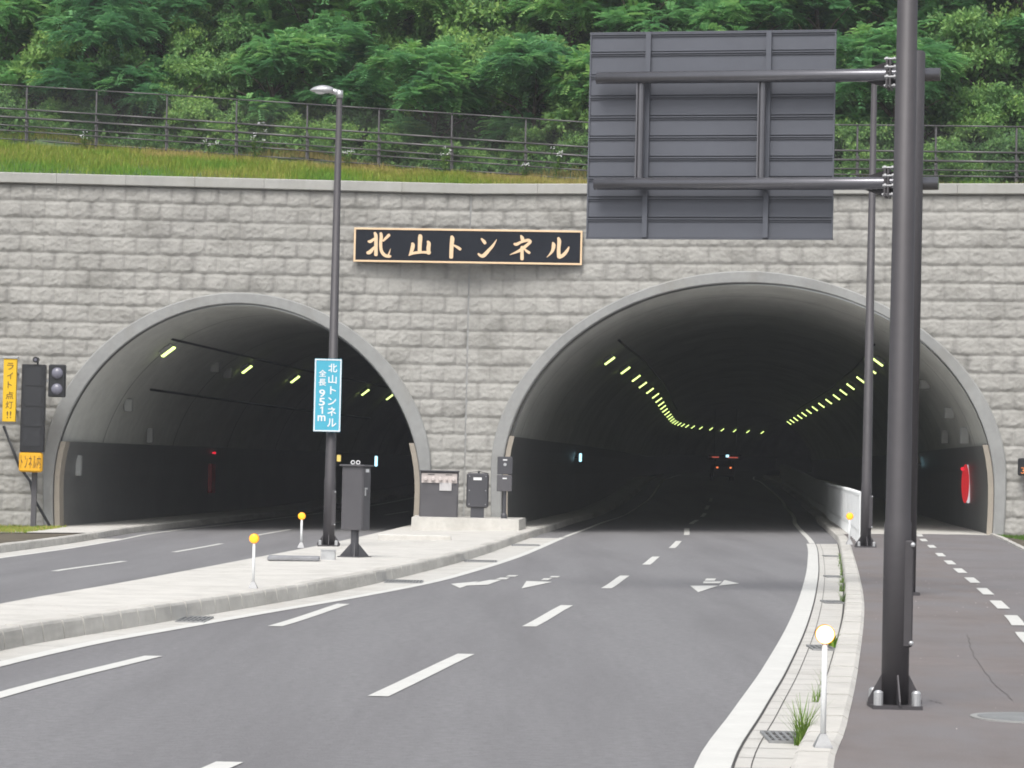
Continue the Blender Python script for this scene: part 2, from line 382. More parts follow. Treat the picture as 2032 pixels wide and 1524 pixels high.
# carriageways: one asphalt sheet from the left kerb to the right kerb
strip('road', lambda Y: kerb_l(Y) if Y > 30 else kerb_l(30) - (30 - Y) * .8, lambda Y: kerb_r(Y) - .1, 2, 340, 0.0, m_asph, 1.0, 26)
ARROWS = [[[-0.877,43.0],[-0.461,44.25],[-0.707,41.35]],[[-0.547,43.45],[-0.286,45.0],[-0.095,45.1],[-0.298,42.9],[-0.651,42.35]],[[-0.121,46.1],[0.037,46.2],[-0.019,45.35],[-0.203,45.25]],[[0.023,47.35],[0.186,47.4],[0.125,46.7],[-0.036,46.65]],[[0.303,44.7],[0.719,44.5],[0.212,41.6]],[[0.599,46.05],[0.744,46.15],[0.661,45.3],[0.547,45.25]],[[0.746,47.2],[0.897,47.25],[0.839,46.6],[0.697,46.5]],[[2.879,43.75],[3.339,43.95],[2.839,41.3]],[[3.755,45.0],[3.629,46.45],[3.345,43.95]],[[3.367,47.05],[3.538,47.1],[3.431,46.05],[3.264,46.0]],[[3.229,45.7],[3.536,45.8],[3.425,44.9],[3.152,44.8]]]
CHARS = [[[[0.489,8.387,0.069],[0.531,8.301,0.1],[0.538,8.025,0.1],[0.545,7.748,0.103]],[[0.312,8.142,0.052],[0.373,8.135,0.086],[0.485,8.214,0.069]],[[0.294,7.805,0.086],[0.372,7.832,0.112],[0.49,7.972,0.06]],[[0.672,8.381,0.077],[0.689,8.269,0.094],[0.676,8.061,0.089],[0.702,7.872,0.089],[0.792,7.752,0.094],[0.914,7.711,0.086],[0.975,7.72,0.06]],[[0.913,7.754,0.052],[0.97,7.936,0.007]],[[0.747,8.157,0.052],[0.832,8.245,0.077],[0.917,8.332,0.086]]],[[[1.812,8.337,0.086],[1.825,8.285,0.124],[1.819,8.044,0.113],[1.818,7.854,0.113]],[[1.6,8.101,0.069],[1.619,8.041,0.107],[1.591,7.902,0.1],[1.513,7.746,0.024]],[[1.505,7.746,0.024],[1.642,7.817,0.077],[1.884,7.846,0.069],[2.119,7.841,0.086]],[[2.05,8.159,0.069],[2.083,8.099,0.103],[2.072,7.961,0.113],[2.084,7.815,0.103]]],[[[2.74,8.316,0.077],[2.759,8.247,0.12],[2.746,8.057,0.113],[2.74,7.713,0.113]],[[2.815,8.058,0.052],[2.912,8.008,0.077],[3.0,7.949,0.082]]],[[[3.605,8.265,0.045],[3.679,8.186,0.093],[3.717,8.133,0.081]],[[3.526,7.825,0.054],[3.599,7.772,0.081],[3.689,7.783,0.111],[3.847,7.955,0.089],[3.952,8.082,0.068],[4.047,8.245,0.014]]],[[[4.745,8.372,0.039],[4.782,8.309,0.098],[4.802,8.238,0.098]],[[4.562,8.127,0.063],[4.634,8.119,0.089],[4.758,8.184,0.072],[4.954,8.24,0.086],[5.036,8.197,0.072]],[[5.027,8.188,0.081],[4.886,8.06,0.089],[4.71,7.932,0.081],[4.443,7.812,0.014]],[[4.788,8.041,0.089],[4.792,7.88,0.093],[4.796,7.692,0.1]],[[4.843,7.997,0.036],[4.925,7.927,0.072],[5.007,7.874,0.075]]],[[[5.673,8.179,0.054],[5.701,8.108,0.107],[5.677,7.965,0.089],[5.608,7.856,0.054],[5.512,7.757,0.014]],[[5.831,8.316,0.072],[5.86,8.218,0.107],[5.847,7.985,0.1],[5.861,7.771,0.111]],[[5.87,7.762,0.098],[5.985,7.826,0.098],[6.09,7.953,0.081],[6.141,8.061,0.036]]]]
# ---------------------------------------------------------------- road markings
pm = MB()
WD = lambda fn, w0, w1: (lambda Y: fn(Y) + w0, lambda Y: fn(Y) + w1)
strip('', *WD(line_l, 0, .17), 8, 76.6, .006, m_white, .8, 1, mb=pm)
strip('', *WD(line_l, .02, .15), 77.2, 250, .006, m_white, 2, 1, mb=pm)
strip('', *WD(line_r, 0, .22), 8, 71.0, .006, m_white, .8, 1, mb=pm)
strip('', *WD(line_r, .08, .22), 71.3, 250, .006, m_white, 2, 1, mb=pm)
strip('', *WD(line_ll, 0, .13), 5, 200, .006, m_white, 1.5, 1, mb=pm)
for a, b in ((11.4, 16.4), (21.2, 26.2), (31.1, 36.4), (42.3, 47.95), (54.25, 59.75), (66.7, 73.25), (79.6, 87.7), (94.3, 101), (107, 114), (121, 128), (135, 142)):
    strip('', *WD(lane_c, -.08, .08), a, b, .006, m_white, 1.2, 1, mb=pm)
lane3 = curve([(-4.6, 10), (-3.741, 20.6), (-3.184, 24.95), (-2.516, 30.15), (-2.106, 35.6)])
for a, b in ((12.0, 16.3), (19.6, 25.0), (30.1, 35.6)):
    strip('', *WD(lane3, -.07, .09), a, b, .006, m_white, .8, 1, mb=pm)
strip('', *WD(lambda Y: -1.70 + (Y - 16.25) * .13, -.08, .08), 11.5, 16.3, .006, m_white, .8, 1, mb=pm) if False else None
for a, b in ((34, 40), (46.3, 53.05), (60.65, 69.2), (77.3, 85.0), (94, 101), (109, 116)):
    strip('', *WD(lane_l, -.07, .07), a, b, .006, m_white, 1.2, 1, mb=pm)
pm.build('road_marking', m_white, kind='structure', recalc=False)
am = MB()
for a in ARROWS:
    P = a if (a[1][0] - a[0][0]) * (a[2][1] - a[0][1]) - (a[1][1] - a[0][1]) * (a[2][0] - a[0][0]) > 0 else a[::-1]
    am.poly([(x, y, g(x, y) + .008) for x, y in P])
am.build('arrow_marking', m_white, kind='structure', recalc=True)

# ---------------------------------------------------------------- island, kerbs, gutters, pavement
im = MB()
strip('', isl_l, lambda Y: isl_kb(Y) - .10, 8, 210, .18, m_conc, 1.0, 10, mb=im)
for Y0, Y1 in zip(yrange(8, 210, 1)[:-1], yrange(8, 210, 1)[1:]):
    a, b = isl_l(Y0), isl_l(Y1)
    im.poly([(a, Y0, g(a, Y0) - .05), (a, Y0, g(a, Y0) + .18), (b, Y1, g(b, Y1) + .18), (b, Y1, g(b, Y1) - .05)])
im.build('traffic_island', m_conc, kind='structure', recalc=False)
def kerb(name, fn, y0, y1, prof, L=.6, gap=.018, m=None):
    """row of kerb stones; prof = list of (x offset, height)"""
    mb = MB(); Y = y0
    while Y < y1:
        Lc = L if Y < 100 else 4.0
        a, b = Y + gap, Y + Lc - gap; k = len(prof); vs = []
        jit = random.uniform(-.004, .004)
        for yy in (a, b):
            x0 = fn(yy)
            for dx, dz in prof: vs.append((x0 + dx, yy, g(x0 + dx, yy) + dz + (jit if dz > .05 else 0)))
        fs = [(i, i + 1, k + i + 1, k + i) for i in range(k - 1)] + [tuple(range(k - 1, -1, -1)), tuple(range(k, 2 * k))]
        mb.add(vs, fs); Y += Lc
    o = mb.build(name, m or m_kerb, kind='structure'); return o
random.seed(5)
kerb('island_kerb', isl_kb, 8, 230, [(0, -.05), (-.03, .16), (-.045, .185), (-.06, .193), (-.20, .195), (-.20, -.02)])
kerb('left_kerb', kerb_l, 5, 220, [(0, -.05), (-.03, .16), (-.06, .185), (-.20, .185), (-.20, -.02)])
kerb('right_kerb', kerb_r, 8, 250, [(-.27, -.05), (-.245, .13), (-.22, .147), (-.04, .147), (-.005, .125), (-.005, -.02)])
# gutters beside the kerbs
strip('left_gutter', lambda Y: isl_kb(Y) - .01, lambda Y: max(line_l(Y) - .0, isl_kb(Y) + .02), 8, 76, .003, m_gut, .6, 2)
strip('far_gutter', lambda Y: kerb_l(Y) - .01, lambda Y: line_ll(Y), 5, 74, .003, m_gut, 1, 2)
gm2 = MB(); strip('', lambda Y: line_r(Y) + .235, lambda Y: kerb_r(Y) - .26, 8, 71, .003, m_gut, .6, 2, mb=gm2)
gm2.build('right_gutter', m_gut, kind='structure', recalc=False)
jm = MB()
strip('', lambda Y: line_r(Y) + .226, lambda Y: line_r(Y) + .240, 8, 71, .007, m_joint, .6, 1, mb=jm)
strip('', lambda Y: line_r(Y) + .337, lambda Y: line_r(Y) + .344, 8, 71, .007, m_joint, .6, 1, mb=jm)
strip('', lambda Y: kerb_r(Y) - .288, lambda Y: kerb_r(Y) - .265, 8, 71, .007, m_joint, .6, 1, mb=jm)
Y = 8.3
while Y < 71:
    a, b = line_r(Y) + .245, kerb_r(Y) - .30
    jm.poly([(a, Y, g(a, Y) + .0065), (b, Y, g(b, Y) + .0065), (b, Y + .012, g(b, Y) + .0065), (a, Y + .012, g(a, Y) + .0065)]); Y += .6
Y = 8
while Y < 76:
    a, b = isl_kb(Y), line_l(Y) - .02
    if b > a + .05: jm.poly([(a, Y, g(a, Y) + .0065), (b, Y, g(b, Y) + .0065), (b, Y + .015, g(b, Y) + .0065), (a, Y + .015, g(a, Y) + .0065)])
    Y += 2.0
# paving joints across the island
Y = 9.0
while Y < 76:
    a, b = isl_l(Y) + .02, isl_kb(Y) - .21
    jm.poly([(a, Y, g(a, Y) + .1835), (b, Y, g(b, Y) + .1835), (b, Y + .012, g(b, Y) + .1835), (a, Y + .012, g(a, Y) + .1835)]); Y += 3.0
# sealed construction joint wandering beside the lane line
sm_ = MB(); random.seed(31); Y = 9.0
while Y < 15.5:
    Y2 = min(15.5, Y + random.uniform(1.0, 2.6)); w_ = random.uniform(.005, .012); o_ = random.uniform(-.015, .015) - .13
    strip('', lambda q: lane_c(q) + o_, lambda q: lane_c(q) + o_ + w_, Y, Y2, .004, m_joint, .5, 1, mb=sm_); Y = Y2 + random.uniform(-.2, .3)
sm_.build('road_seam', mat('road_seam', (.18, .178, .184), .9, .1, 3), kind='structure', recalc=False)
# hairline cracks
jm_dark = jm; jm = MB()
random.seed(8)
def crack(P, w0, dz):
    w0 *= .7
    for (x0, y0), (x1, y1) in zip(P[:-1], P[1:]):
        n = 8; q = []
        for i in range(n + 1):
            t = i / n; q.append((x0 + (x1 - x0) * t + (random.uniform(-.012, .012) if 0 < i < n else 0), y0 + (y1 - y0) * t))
        for a, b in zip(q[:-1], q[1:]):
            jm.poly([(a[0], a[1], g(*a) + dz), (a[0] + w0, a[1], g(*a) + dz), (b[0] + w0, b[1], g(*b) + dz), (b[0], b[1], g(*b) + dz)])
crack([(4.843, 29.2), (4.35, 25.9), (3.969, 22.75), (3.776, 20.7)], .008, .125)
crack([(5.649, 38.5), (5.817, 38.0), (5.961, 37.6)], .010, .125)
crack([(4.926, 32.15), (5.078, 32.0)], .02, .125)
crack([(3.122, 20.55), (3.187, 20.25)], .014, .125)
jm.build('hairline_crack', mat('crack', (.105, .095, .092), .95, .1, 3), kind='structure', recalc=False)
jm = jm_dark
jm.build('paving_joint', m_joint, kind='structure', recalc=False)
sw_dash = curve([(4.3, 20), (5.368, 28.65), (5.907, 32.3), (6.423, 36.25), (6.954, 40.45), (7.483, 44.75), (8.001, 49.15), (8.529, 53.6), (9.113, 58.55), (9.88, 64.8), (10.524, 70.4), (11.109, 75.05), (11.5, 78)])
pv_end = 76.9
strip('sidewalk', lambda Y: kerb_r(Y) - .02, sw_dash, 8, 76.5, .12, m_walk, 1.0, 5)
strip('cycle_path', sw_dash, sw_r, 8, 76.5, .12, m_cyc, 1.0, 5)
strip('tunnel_walkway', lambda Y: kerb_r(Y) - .02, lambda Y: CR(Y) + 6.9 if Y > 79 else sw_r(Y), 76.5, 250, .126, m_conc, 1.5, 5)
dm = MB()
for (x, y) in ((11.109, 75.05), (10.524, 70.4), (9.88, 64.8), (9.113, 58.55), (8.529, 53.6), (8.001, 49.15), (7.483, 44.75), (6.954, 40.45), (6.423, 36.25), (5.907, 32.3), (5.368, 28.65), (4.85, 25.2), (4.35, 21.8)):
    h = 1.15
    strip('', lambda Y: sw_dash(Y) - .075, lambda Y: sw_dash(Y) + .085, y - h, y + h, .128, m_white, .6, 1, mb=dm)
dm.build('path_marking', m_white, kind='structure', recalc=False)
kerb('path_edging', lambda Y: sw_r(Y) + .12, 8, 77, [(-.13, .06), (-.12, .16), (0, .16), (.02, .02)], 1.0)
# verge soil and footing on both outer sides
strip('right_verge', lambda Y: sw_r(Y) + .1, lambda Y: sw_r(Y) + 16, 8, 79, .11, m_soil, 2, 6)
strip('left_verge', lambda Y: kerb_l(Y) - 14, lambda Y: kerb_l(Y) - .19, 5, 82, .16, m_soil, 2, 8)
lw = MB(); strip('', lambda Y: CL(Y) - 5.5, lambda Y: kerb_l(Y) - .19, 73, 200, .184, m_conc, 2, 4, mb=lw); lw.build('left_walkway', m_conc, kind='structure', recalc=False)

# gratings let into the gutters
def grating(x0, x1, y0, y1, label):
    t = thing('drain_grating', label, 'drain grating', ((x0 + x1) / 2, (y0 + y1) / 2, g((x0 + x1) / 2, (y0 + y1) / 2)), 'steel drain gratings in the gutters')
    z = g((x0 + x1) / 2, (y0 + y1) / 2)
    b = MB(); b.box(((x0 + x1) / 2, (y0 + y1) / 2, z + .004), (x1 - x0, y1 - y0, .012)); b.build('pit', m_joint, t)
    f = MB()
    for yy in (y0, y1): f.box(((x0 + x1) / 2, yy, z + .012), (x1 - x0 + .02, .02, .02))
    for xx in (x0, x1): f.box((xx, (y0 + y1) / 2, z + .012), (.02, y1 - y0, .02))
    f.build('frame', m_grate, t)
    n = max(4, int((x1 - x0) / .045)); bb = MB()
    for i in range(1, n): bb.box((x0 + (x1 - x0) * i / n, (y0 + y1) / 2, z + .012), (.022, y1 - y0 - .02, .014))
    for j in (1, 2): bb.box(((x0 + x1) / 2, y0 + (y1 - y0) * j / 3, z + .010), (x1 - x0 - .02, .012, .012))
    bb.build('bars', m_grate, t)
for (yc, lab) in ((18.6, 'wide steel drain grating nearest the viewer in the right gutter, beside the grass tuft'), (28.2, 'steel drain grating in the right gutter behind the glowing near marker post'),
                  (38.65, 'drain grating in the right gutter, third one along from the viewer'), (48.6, 'drain grating in the right gutter, fourth one along towards the tunnel'), (60.8, 'narrow drain grating in the right gutter nearest the tunnel mouth')):
    grating(line_r(yc) + .36, kerb_r(yc) - .31, yc - .33, yc + .33, lab)
for (yc, lab) in ((31.0, 'flat grating in the left gutter at the foot of the stained island kerb'), (43.5, 'second grating along the left gutter below the island kerb'),
                  (55.2, 'grating in the left gutter between the metal cabinet and the tunnel'), (68.5, 'smallest grating in the left gutter, just before the concrete plinth')):
    grating(isl_kb(yc) + .04, max(line_l(yc) - .03, isl_kb(yc) + .3), yc - .5, yc + .5, lab)
mc = thing('manhole_cover', 'round steel manhole cover with pale rim in the brown pavement by the front pole', 'manhole cover', (3.62, 19.2, .12))
b = MB(); b.tube([(3.62, 19.2, .10), (3.62, 19.2, .130)], .40, 40); b.build('rim', m_ring, mc)
b = MB(); b.tube([(3.62, 19.2, .10), (3.62, 19.2, .134)], .35, 40)
b.build('cover', m_grate, mc)

# ---------------------------------------------------------------- tunnel portals
SEAM = Vector((-1.31, 80.5, 0))
AX = {'R': (Vector((13.9, 77.0, 0)) - SEAM).normalized(), 'L': (Vector((-14.9, 80.2, 0)) - SEAM).normalized()}
NR = {'R': Vector((AX['R'].y, -AX['R'].x, 0)), 'L': Vector((-AX['L'].y, AX['L'].x, 0))}     # towards the camera
def WP(side, s, z, o=0.0):
    p = SEAM + AX[side] * s + NR[side] * o; return (p.x, p.y, z)
ARCH = {'R': dict(out=(8.153, 7.35, 5.687, 1.728, 1.926), inn=(8.156, 7.02, 5.849, 1.227, 2.066)),
        'L': dict(out=(6.58, 5.60, 5.116, 1.461, 1.93), inn=(6.572, 5.30, 5.32, 0.935, 1.952))}
def prof(P, base, n=72):
    """arch line from the left foot over the crown to the right foot, as (lateral, height)"""
    s0, a, b_, z0, e = P; pts = []
    for k in range(7): 
        t = k / 7; pts.append((-a + .10 * (1 - t) ** 2, base + (z0 - base) * t))
    for k in range(n + 1):
        th = math.pi * (1 - k / n); c, s = math.cos(th), math.sin(th)
        pts.append((a * math.copysign(abs(c) ** (2 / e), c), z0 + b_ * abs(s) ** (2 / e)))
    for k in range(6, -1, -1):
        t = k / 7; pts.append((a - .10 * (1 - t) ** 2, base + (z0 - base) * t))
    return pts
rng = np.random.default_rng(3)
def vnoise(x, y, seed):
    """value noise on a lattice"""
    r = np.random.default_rng(seed).random((512, 512)); xi = np.floor(x).astype(int); yi = np.floor(y).astype(int)
    fx = x - xi; fy = y - yi; fx = fx * fx * (3 - 2 * fx); fy = fy * fy * (3 - 2 * fy)
    a = r[xi % 512, yi % 512]; b = r[(xi + 1) % 512, yi % 512]; c = r[xi % 512, (yi + 1) % 512]; d = r[(xi + 1) % 512, (yi + 1) % 512]
    return (a * (1 - fx) + b * fx) * (1 - fy) + (c * (1 - fx) + d * fx) * fy
TOP = 9.58
def facing(side, smax, parent, seed):
    """split-face block facing: real relief, course by course"""
    ds, dz = .667 / 16, .5 / 13
    s = np.arange(.03, smax, ds); z = TOP - dz * np.arange(int((TOP + .9) / dz), -1, -1)
    S, Z = np.meshgrid(s, z, indexing='ij')
    row = np.floor((TOP - Z) / .5 + 1e-6); v = 1 - ((TOP - Z) / .5 - row)          # 0 bottom, 1 top of a course
    pitch = .667
    u = (S / pitch + .5 * (row % 2)); ub = np.floor(u); u = u - ub
    eu = np.minimum(u, 1 - u) * pitch                                               # metres to a vertical joint
    rough = (vnoise(S * 5, Z * 7, seed) - .5) * 1.0 + (vnoise(S * 12, Z * 15, seed + 1) - .5) * .6 + (vnoise(S * 24, Z * 26, seed + 2) - .5) * .3
    blk = vnoise(ub * 1.0 + .5, row * 1.0 + .5, seed + 3)
    pillow = np.clip((eu - .01) / (.04 + .16 * (1 - v) ** 2), 0, 1) ** .8
    eb = v * .5; et = (1 - v) * .5
    lowb = np.clip((eb - .01) / (.07 + .06 * vnoise(S * 6, Z * 0 + row * 3.3, seed + 7)), 0, 1)
    fine = (vnoise(S * 17 + 3, Z * 21, seed + 8) - .5) + (vnoise(S * 34, Z * 34, seed + 9) - .5) * .6
    D = .030 + (.028 + .028 * (1 - v) ** .8 * (.8 + .4 * blk)) * (.62 + .38 * pillow) * lowb + (.024 * rough + .028 * fine) * (.45 + .55 * pillow) * np.clip((et - .02) / .07, .1, 1) * lowb
    D = np.clip(D + .012 * (vnoise(S * 50, Z * 50, seed + 5) - .5), 0, .16)
    D[(eu < .022)] -= .012; D[(et < .01)] = .030; D[(eb < .02)] = .004
    A, N = AX[side], NR[side]
    V = np.stack([SEAM.x + A.x * S + N.x * D, SEAM.y + A.y * S + N.y * D, Z], -1)
    ns, nz = S.shape
    idx = np.arange(ns * nz).reshape(ns, nz)
    q = np.stack([idx[:-1, :-1], idx[1:, :-1], idx[1:, 1:], idx[:-1, 1:]], -1).reshape(-1, 4)
    sc_ = (S[:-1, :-1] + ds / 2).ravel(); zc = (Z[:-1, :-1] + dz / 2).ravel()
    s0, a, b_, z0, e = ARCH[side]['out']
    a2, b2 = a - .12, b_ - .12
    r = (np.abs((sc_ - s0) / a2) ** e + (np.maximum(zc - z0, 0) / b2) ** e) ** (1 / e)
    keep = r > 1
    if side == 'L': q = q[:, ::-1]
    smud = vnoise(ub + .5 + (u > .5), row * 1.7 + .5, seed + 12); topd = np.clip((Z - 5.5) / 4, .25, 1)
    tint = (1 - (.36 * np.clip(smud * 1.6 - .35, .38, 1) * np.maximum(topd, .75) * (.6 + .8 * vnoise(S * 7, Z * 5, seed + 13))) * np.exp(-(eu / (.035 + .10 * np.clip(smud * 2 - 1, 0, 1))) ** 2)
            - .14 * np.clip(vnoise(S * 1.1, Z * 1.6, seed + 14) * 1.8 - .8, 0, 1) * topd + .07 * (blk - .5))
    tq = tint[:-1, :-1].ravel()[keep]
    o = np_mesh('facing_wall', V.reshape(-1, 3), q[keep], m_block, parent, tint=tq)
    # weed out unused vertices
    import bmesh
    bm = bmesh.new(); bm.from_mesh(o.data); bmesh.ops.delete(bm, geom=[v_ for v_ in bm.verts if not v_.link_faces], context='VERTS'); bm.to_mesh(o.data); bm.free()
def portal(side, label, smax, seed):
    P = ARCH[side]; s0 = P['out'][0]; c = WP(side, s0, -.4)
    t = thing('tunnel_portal', label, 'tunnel portal', c, 'tunnel portals')
    facing(side, smax, t, seed)
    # coping beam with drip edge
    L = 2.0; s = .02
    cb = MB()
    while s < smax:
        e_ = min(s + L - .008, smax)
        sec = [(-.55, 9.60), (-.55, 9.90), (.17, 9.90), (.20, 9.875), (.20, 9.62), (.17, 9.60), (-.2, 9.585)]
        vs = [WP(side, s, z, o) for o, z in sec] + [WP(side, e_, z, o) for o, z in sec]; k = len(sec)
        cb.add(vs, [(i, (i + 1) % k, k + (i + 1) % k, k + i) for i in range(k)] + [tuple(range(k - 1, -1, -1)), tuple(range(k, 2 * k))]); s += L
    cb.build('coping', m_cop, t)
    # arch ring
    po, pi = prof(P['out'], -.9), prof(P['inn'], -.9); n = len(po); rb = MB()
    lay = []
    for (pp, o, ins) in ((po, -.3, 0), (po, .13, 0), (po, .16, .03), (pi, .16, -.03), (pi, .13, 0), (pi, -.4, 0)):
        row = []
        for k in range(n):
            u, z = pp[k]
            if ins:
                a = pp[max(k - 1, 0)]; b = pp[min(k + 1, n - 1)]; d = Vector((b[0] - a[0], b[1] - a[1])).normalized()
                u += d.y * ins; z -= d.x * ins
            row.append(WP(side, s0 + u, z, o))
        lay.append(row)
    for r in range(len(lay) - 1):
        for k in range(n - 1):
            rb.poly([lay[r][k], lay[r][k + 1], lay[r + 1][k + 1], lay[r + 1][k]])
    o = rb.build('arch_ring', m_ring, t, recalc=False)
    import bmesh
    bm = bmesh.new(); bm.from_mesh(o.data); bmesh.ops.remove_doubles(bm, verts=bm.verts, dist=.0005); bmesh.ops.recalc_face_normals(bm, faces=bm.faces); bm.to_mesh(o.data); bm.free()
    return t
pR = portal('R', 'larger right tunnel portal of pale block courses around the wide three-lane-high arch', 19.0, 11)
pL = portal('L', 'smaller left tunnel portal of pale block courses around the lower arch', 19.0, 40)
pR['label'] = 'right tunnel portal, pale split-face block wall with the larger arch'
pL['label'] = 'left tunnel portal, pale split-face block wall with the smaller arch'
b = MB(); b.add([WP('R', .04, -.9, .05), WP('L', .04, -.9, .05), WP('L', .04, TOP, .05), WP('R', .04, TOP, .05), WP('R', .04, -.9, -.1), WP('L', .04, -.9, -.1), WP('L', .04, TOP, -.1), WP('R', .04, TOP, -.1)], [(0, 1, 2, 3), (4, 5, 6, 7), (0, 3, 7, 4), (1, 2, 6, 5)])
b.build('expansion_joint', m_ring, pR)

# ---------------------------------------------------------------- tunnels
def tunnel(side, C, label, yend, ztop):
    P = ARCH[side]['inn']; s0, a, b_, z0, e = P; base = -.9
    pts = prof((s0, a - .035, b_ - .035, z0, e), base)
    o0 = WP(side, s0, 0); t = thing('road_tunnel', label, 'tunnel', (o0[0], o0[1] + 1, -.4), 'road tunnels')
    A = AX[side]; sg = 1 if A.x > 0 else -1
    stations = [0.0, .6, 1.5, 3, 5, 7.5, 10.5, 14] + [14 + 5 * i for i in range(1, int((yend - o0[1] - 14) / 5))]
    def ring_pt(u, z, d, inset=0.0):
        """point at lateral u, d metres in along the axis, starting on the skewed portal plane"""
        Y = o0[1] + A.y / A.x * u + d          # portal plane
        Yc = o0[1] + d; h = .5
        sl_ = (C(Yc + h) - C(Yc - h)) / (2 * h); nrm = math.hypot(1, sl_)
        k = min(1.0, d / 14.0)
        X = C(Yc) + u * (1 - k + k / nrm); Yn = Y * (1 - k) + (Yc - u * sl_ / nrm) * k
        return (X, Yn, z + (0 if Yn < 220 else .006 * (Yn - 220)))
    # first ring must sit exactly on the portal
    def ring(d, pp):
        r = []
        for u, z in pp:
            q = ring_pt(u, z, d)
            if d == 0.0:
                w_ = WP(side, s0 + u * sg, z, -.02); q = w_
            r.append(q)
        return r
    lm = MB(); prev = None
    pu = [(u, z) for u, z in pts]
    for d in stations:
        r = ring(d, pu); k0 = len(lm.v); lm.v += r
        if prev is not None:
            for k in range(len(r) - 1): lm.f.append((prev + k, prev + k + 1, k0 + k + 1, k0 + k))
        prev = k0
    lm.f.append(tuple(prev + k for k in range(len(r))))
    lm.build('lining', m_lin, t, smooth=True, recalc=False)
    for d in (5.2, 15.7, 26.2, 36.7, 47.2, 57.7, 68.2, 78.7):
        jn = MB(); r1 = ring(d, [(u * .9985, z0 + (z - z0) * .9985) for u, z in pu]); r2 = ring(d + .05, [(u * .9985, z0 + (z - z0) * .9985) for u, z in pu])
        for k in range(len(r1) - 1): jn.poly([r1[k], r1[k + 1], r2[k + 1], r2[k]])
        jn.build('lining_joint', m_joint, t, recalc=False)
    # dark side boards on both walls, 6 cm proud, with a pale end strip at the mouth
    for sgn, zt in ((-1, ztop[0]), (1, ztop[1])):
        pm_, em = MB(), MB()
        def wall_u(z):
            if z <= z0: return a - .10 * (1 - (z - base) / (z0 - base)) ** 2
            return a * max(0, 1 - ((z - z0) / b_) ** e) ** (1 / e)
        zz = [-.5 + (zt + .5) * i / 8 for i in range(9)]
        prev = None
        for d in [.35] + stations[1:]:
            r = [ring_pt(sgn * (wall_u(z) - .13), z, d) for z in zz] + [ring_pt(sgn * (wall_u(zt) + .02), zt + .01, d)]
            k0 = len(pm_.v); pm_.v += r
            if prev is not None:
                for k in range(len(r) - 1): pm_.f.append((prev + k, prev + k + 1, k0 + k + 1, k0 + k))
            prev = k0
        pm_.build('side_board', m_pan, t, recalc=False)
        for z1, z2 in zip(zz[:-1], zz[1:]):
            q = []
            for z in (z1, z2):
                w1, w2 = WP(side, s0 + sg * sgn * (wall_u(z) - .17), z, .10), WP(side, s0 + sg * sgn * (wall_u(z) - .02), z, .10)
                w3 = ring_pt(sgn * (wall_u(z) - .17), z, .6)
                q.append((w1, w2, w3))
            em.poly([q[0][0], q[0][1], q[1][1], q[1][0]]); em.poly([q[0][0], q[1][0], q[1][2], q[0][2]])
        a1, a2 = q[1][0], q[1][1]; em.poly([a1, a2, ring_pt(sgn * (wall_u(zt) - .02), zt, .6), q[1][2]])
        em.build('board_edge', m_edge, t, recalc=False)
    return t, ring_pt
tR, ringR = tunnel('R', CR, 'right road tunnel bore curving to the right, lit by two rows of yellow-green lamps', 340, (2.6, 2.62))
tL, ringL = tunnel('L', CL, 'left road tunnel bore with a dark lower wall and a single row of lamps', 240, (2.15, 2.33))
# ---------------------------------------------------------------- tunnel lights
ORD = 'first second third fourth fifth sixth seventh eighth ninth tenth eleventh twelfth thirteenth fourteenth fifteenth sixteenth seventeenth eighteenth nineteenth twentieth twenty-first twenty-second twenty-third twenty-fourth twenty-fifth twenty-sixth'.split()
def make_light(label, group, sgn, P, ringf, d, u, lit=True, big=1.0):
    s0, a, b_, z0, e = P
    z = z0 + b_ * (1 - (abs(u) / a) ** e) ** (1 / e)
    p = Vector(ringf(u, z, d)); p2 = Vector(ringf(u, z, d + .5)); ax = (p2 - p).normalized()
    # tangent along the arch, normal inwards
    du = .05; z2 = z0 + b_ * (1 - ((abs(u) + du) / a) ** e) ** (1 / e)
    tan = Vector((sgn * du, 0, z2 - z)); tan = (tan - ax * tan.dot(ax)).normalized()
    nrm = ax.cross(tan).normalized()
    if nrm.z > 0: nrm = -nrm
    t = thing('tunnel_light', label, 'tunnel light', p, group)
    Mx = Matrix((tan, ax, nrm)).transposed()
    h = MB(); h.box(p + nrm * .13, (.40 * big, .36, .13), bev=.02, M=Mx); h.box(p + nrm * .03, (.12, .3, .06), M=Mx); h.build('housing', m_hous, t)
    b = MB(); b.box(p + nrm * .215, (.42 * big, .30, .055 * big), bev=.025, M=Mx); b.build('lamp_glass', m_tube if lit else m_hous, t)
for k in range(26):
    Y = 95 + 9.2 * k * (1 - .0016 * k)
    make_light(f'{ORD[k]} lit lamp from the mouth in the left-hand row of the right tunnel', 'lamps in the left row of the right tunnel', -1, ARCH['R']['inn'], ringR, Y - 78.67, -4.8)
for k, Y in enumerate([95, 102.5, 113.6, 122.9, 132, 141, 150, 159, 168, 177, 186, 195, 204, 213, 222]):
    make_light(f'{ORD[k]} lit lamp from the mouth in the right-hand row of the right tunnel', 'lamps in the right row of the right tunnel', 1, ARCH['R']['inn'], ringR, Y - 78.67, 4.62)
for k, (Y, u) in enumerate(((85, -3.15), (99, -3.2), (110, -3.2), (128.5, -3.2), (137, -3.2))):
    make_light(f'{ORD[k]} lit lamp from the mouth high on the left wall of the left tunnel', 'lamps in the left tunnel', -1, ARCH['L']['inn'], ringL, Y - 80.36, u, big=1.0 if k else 1.15)
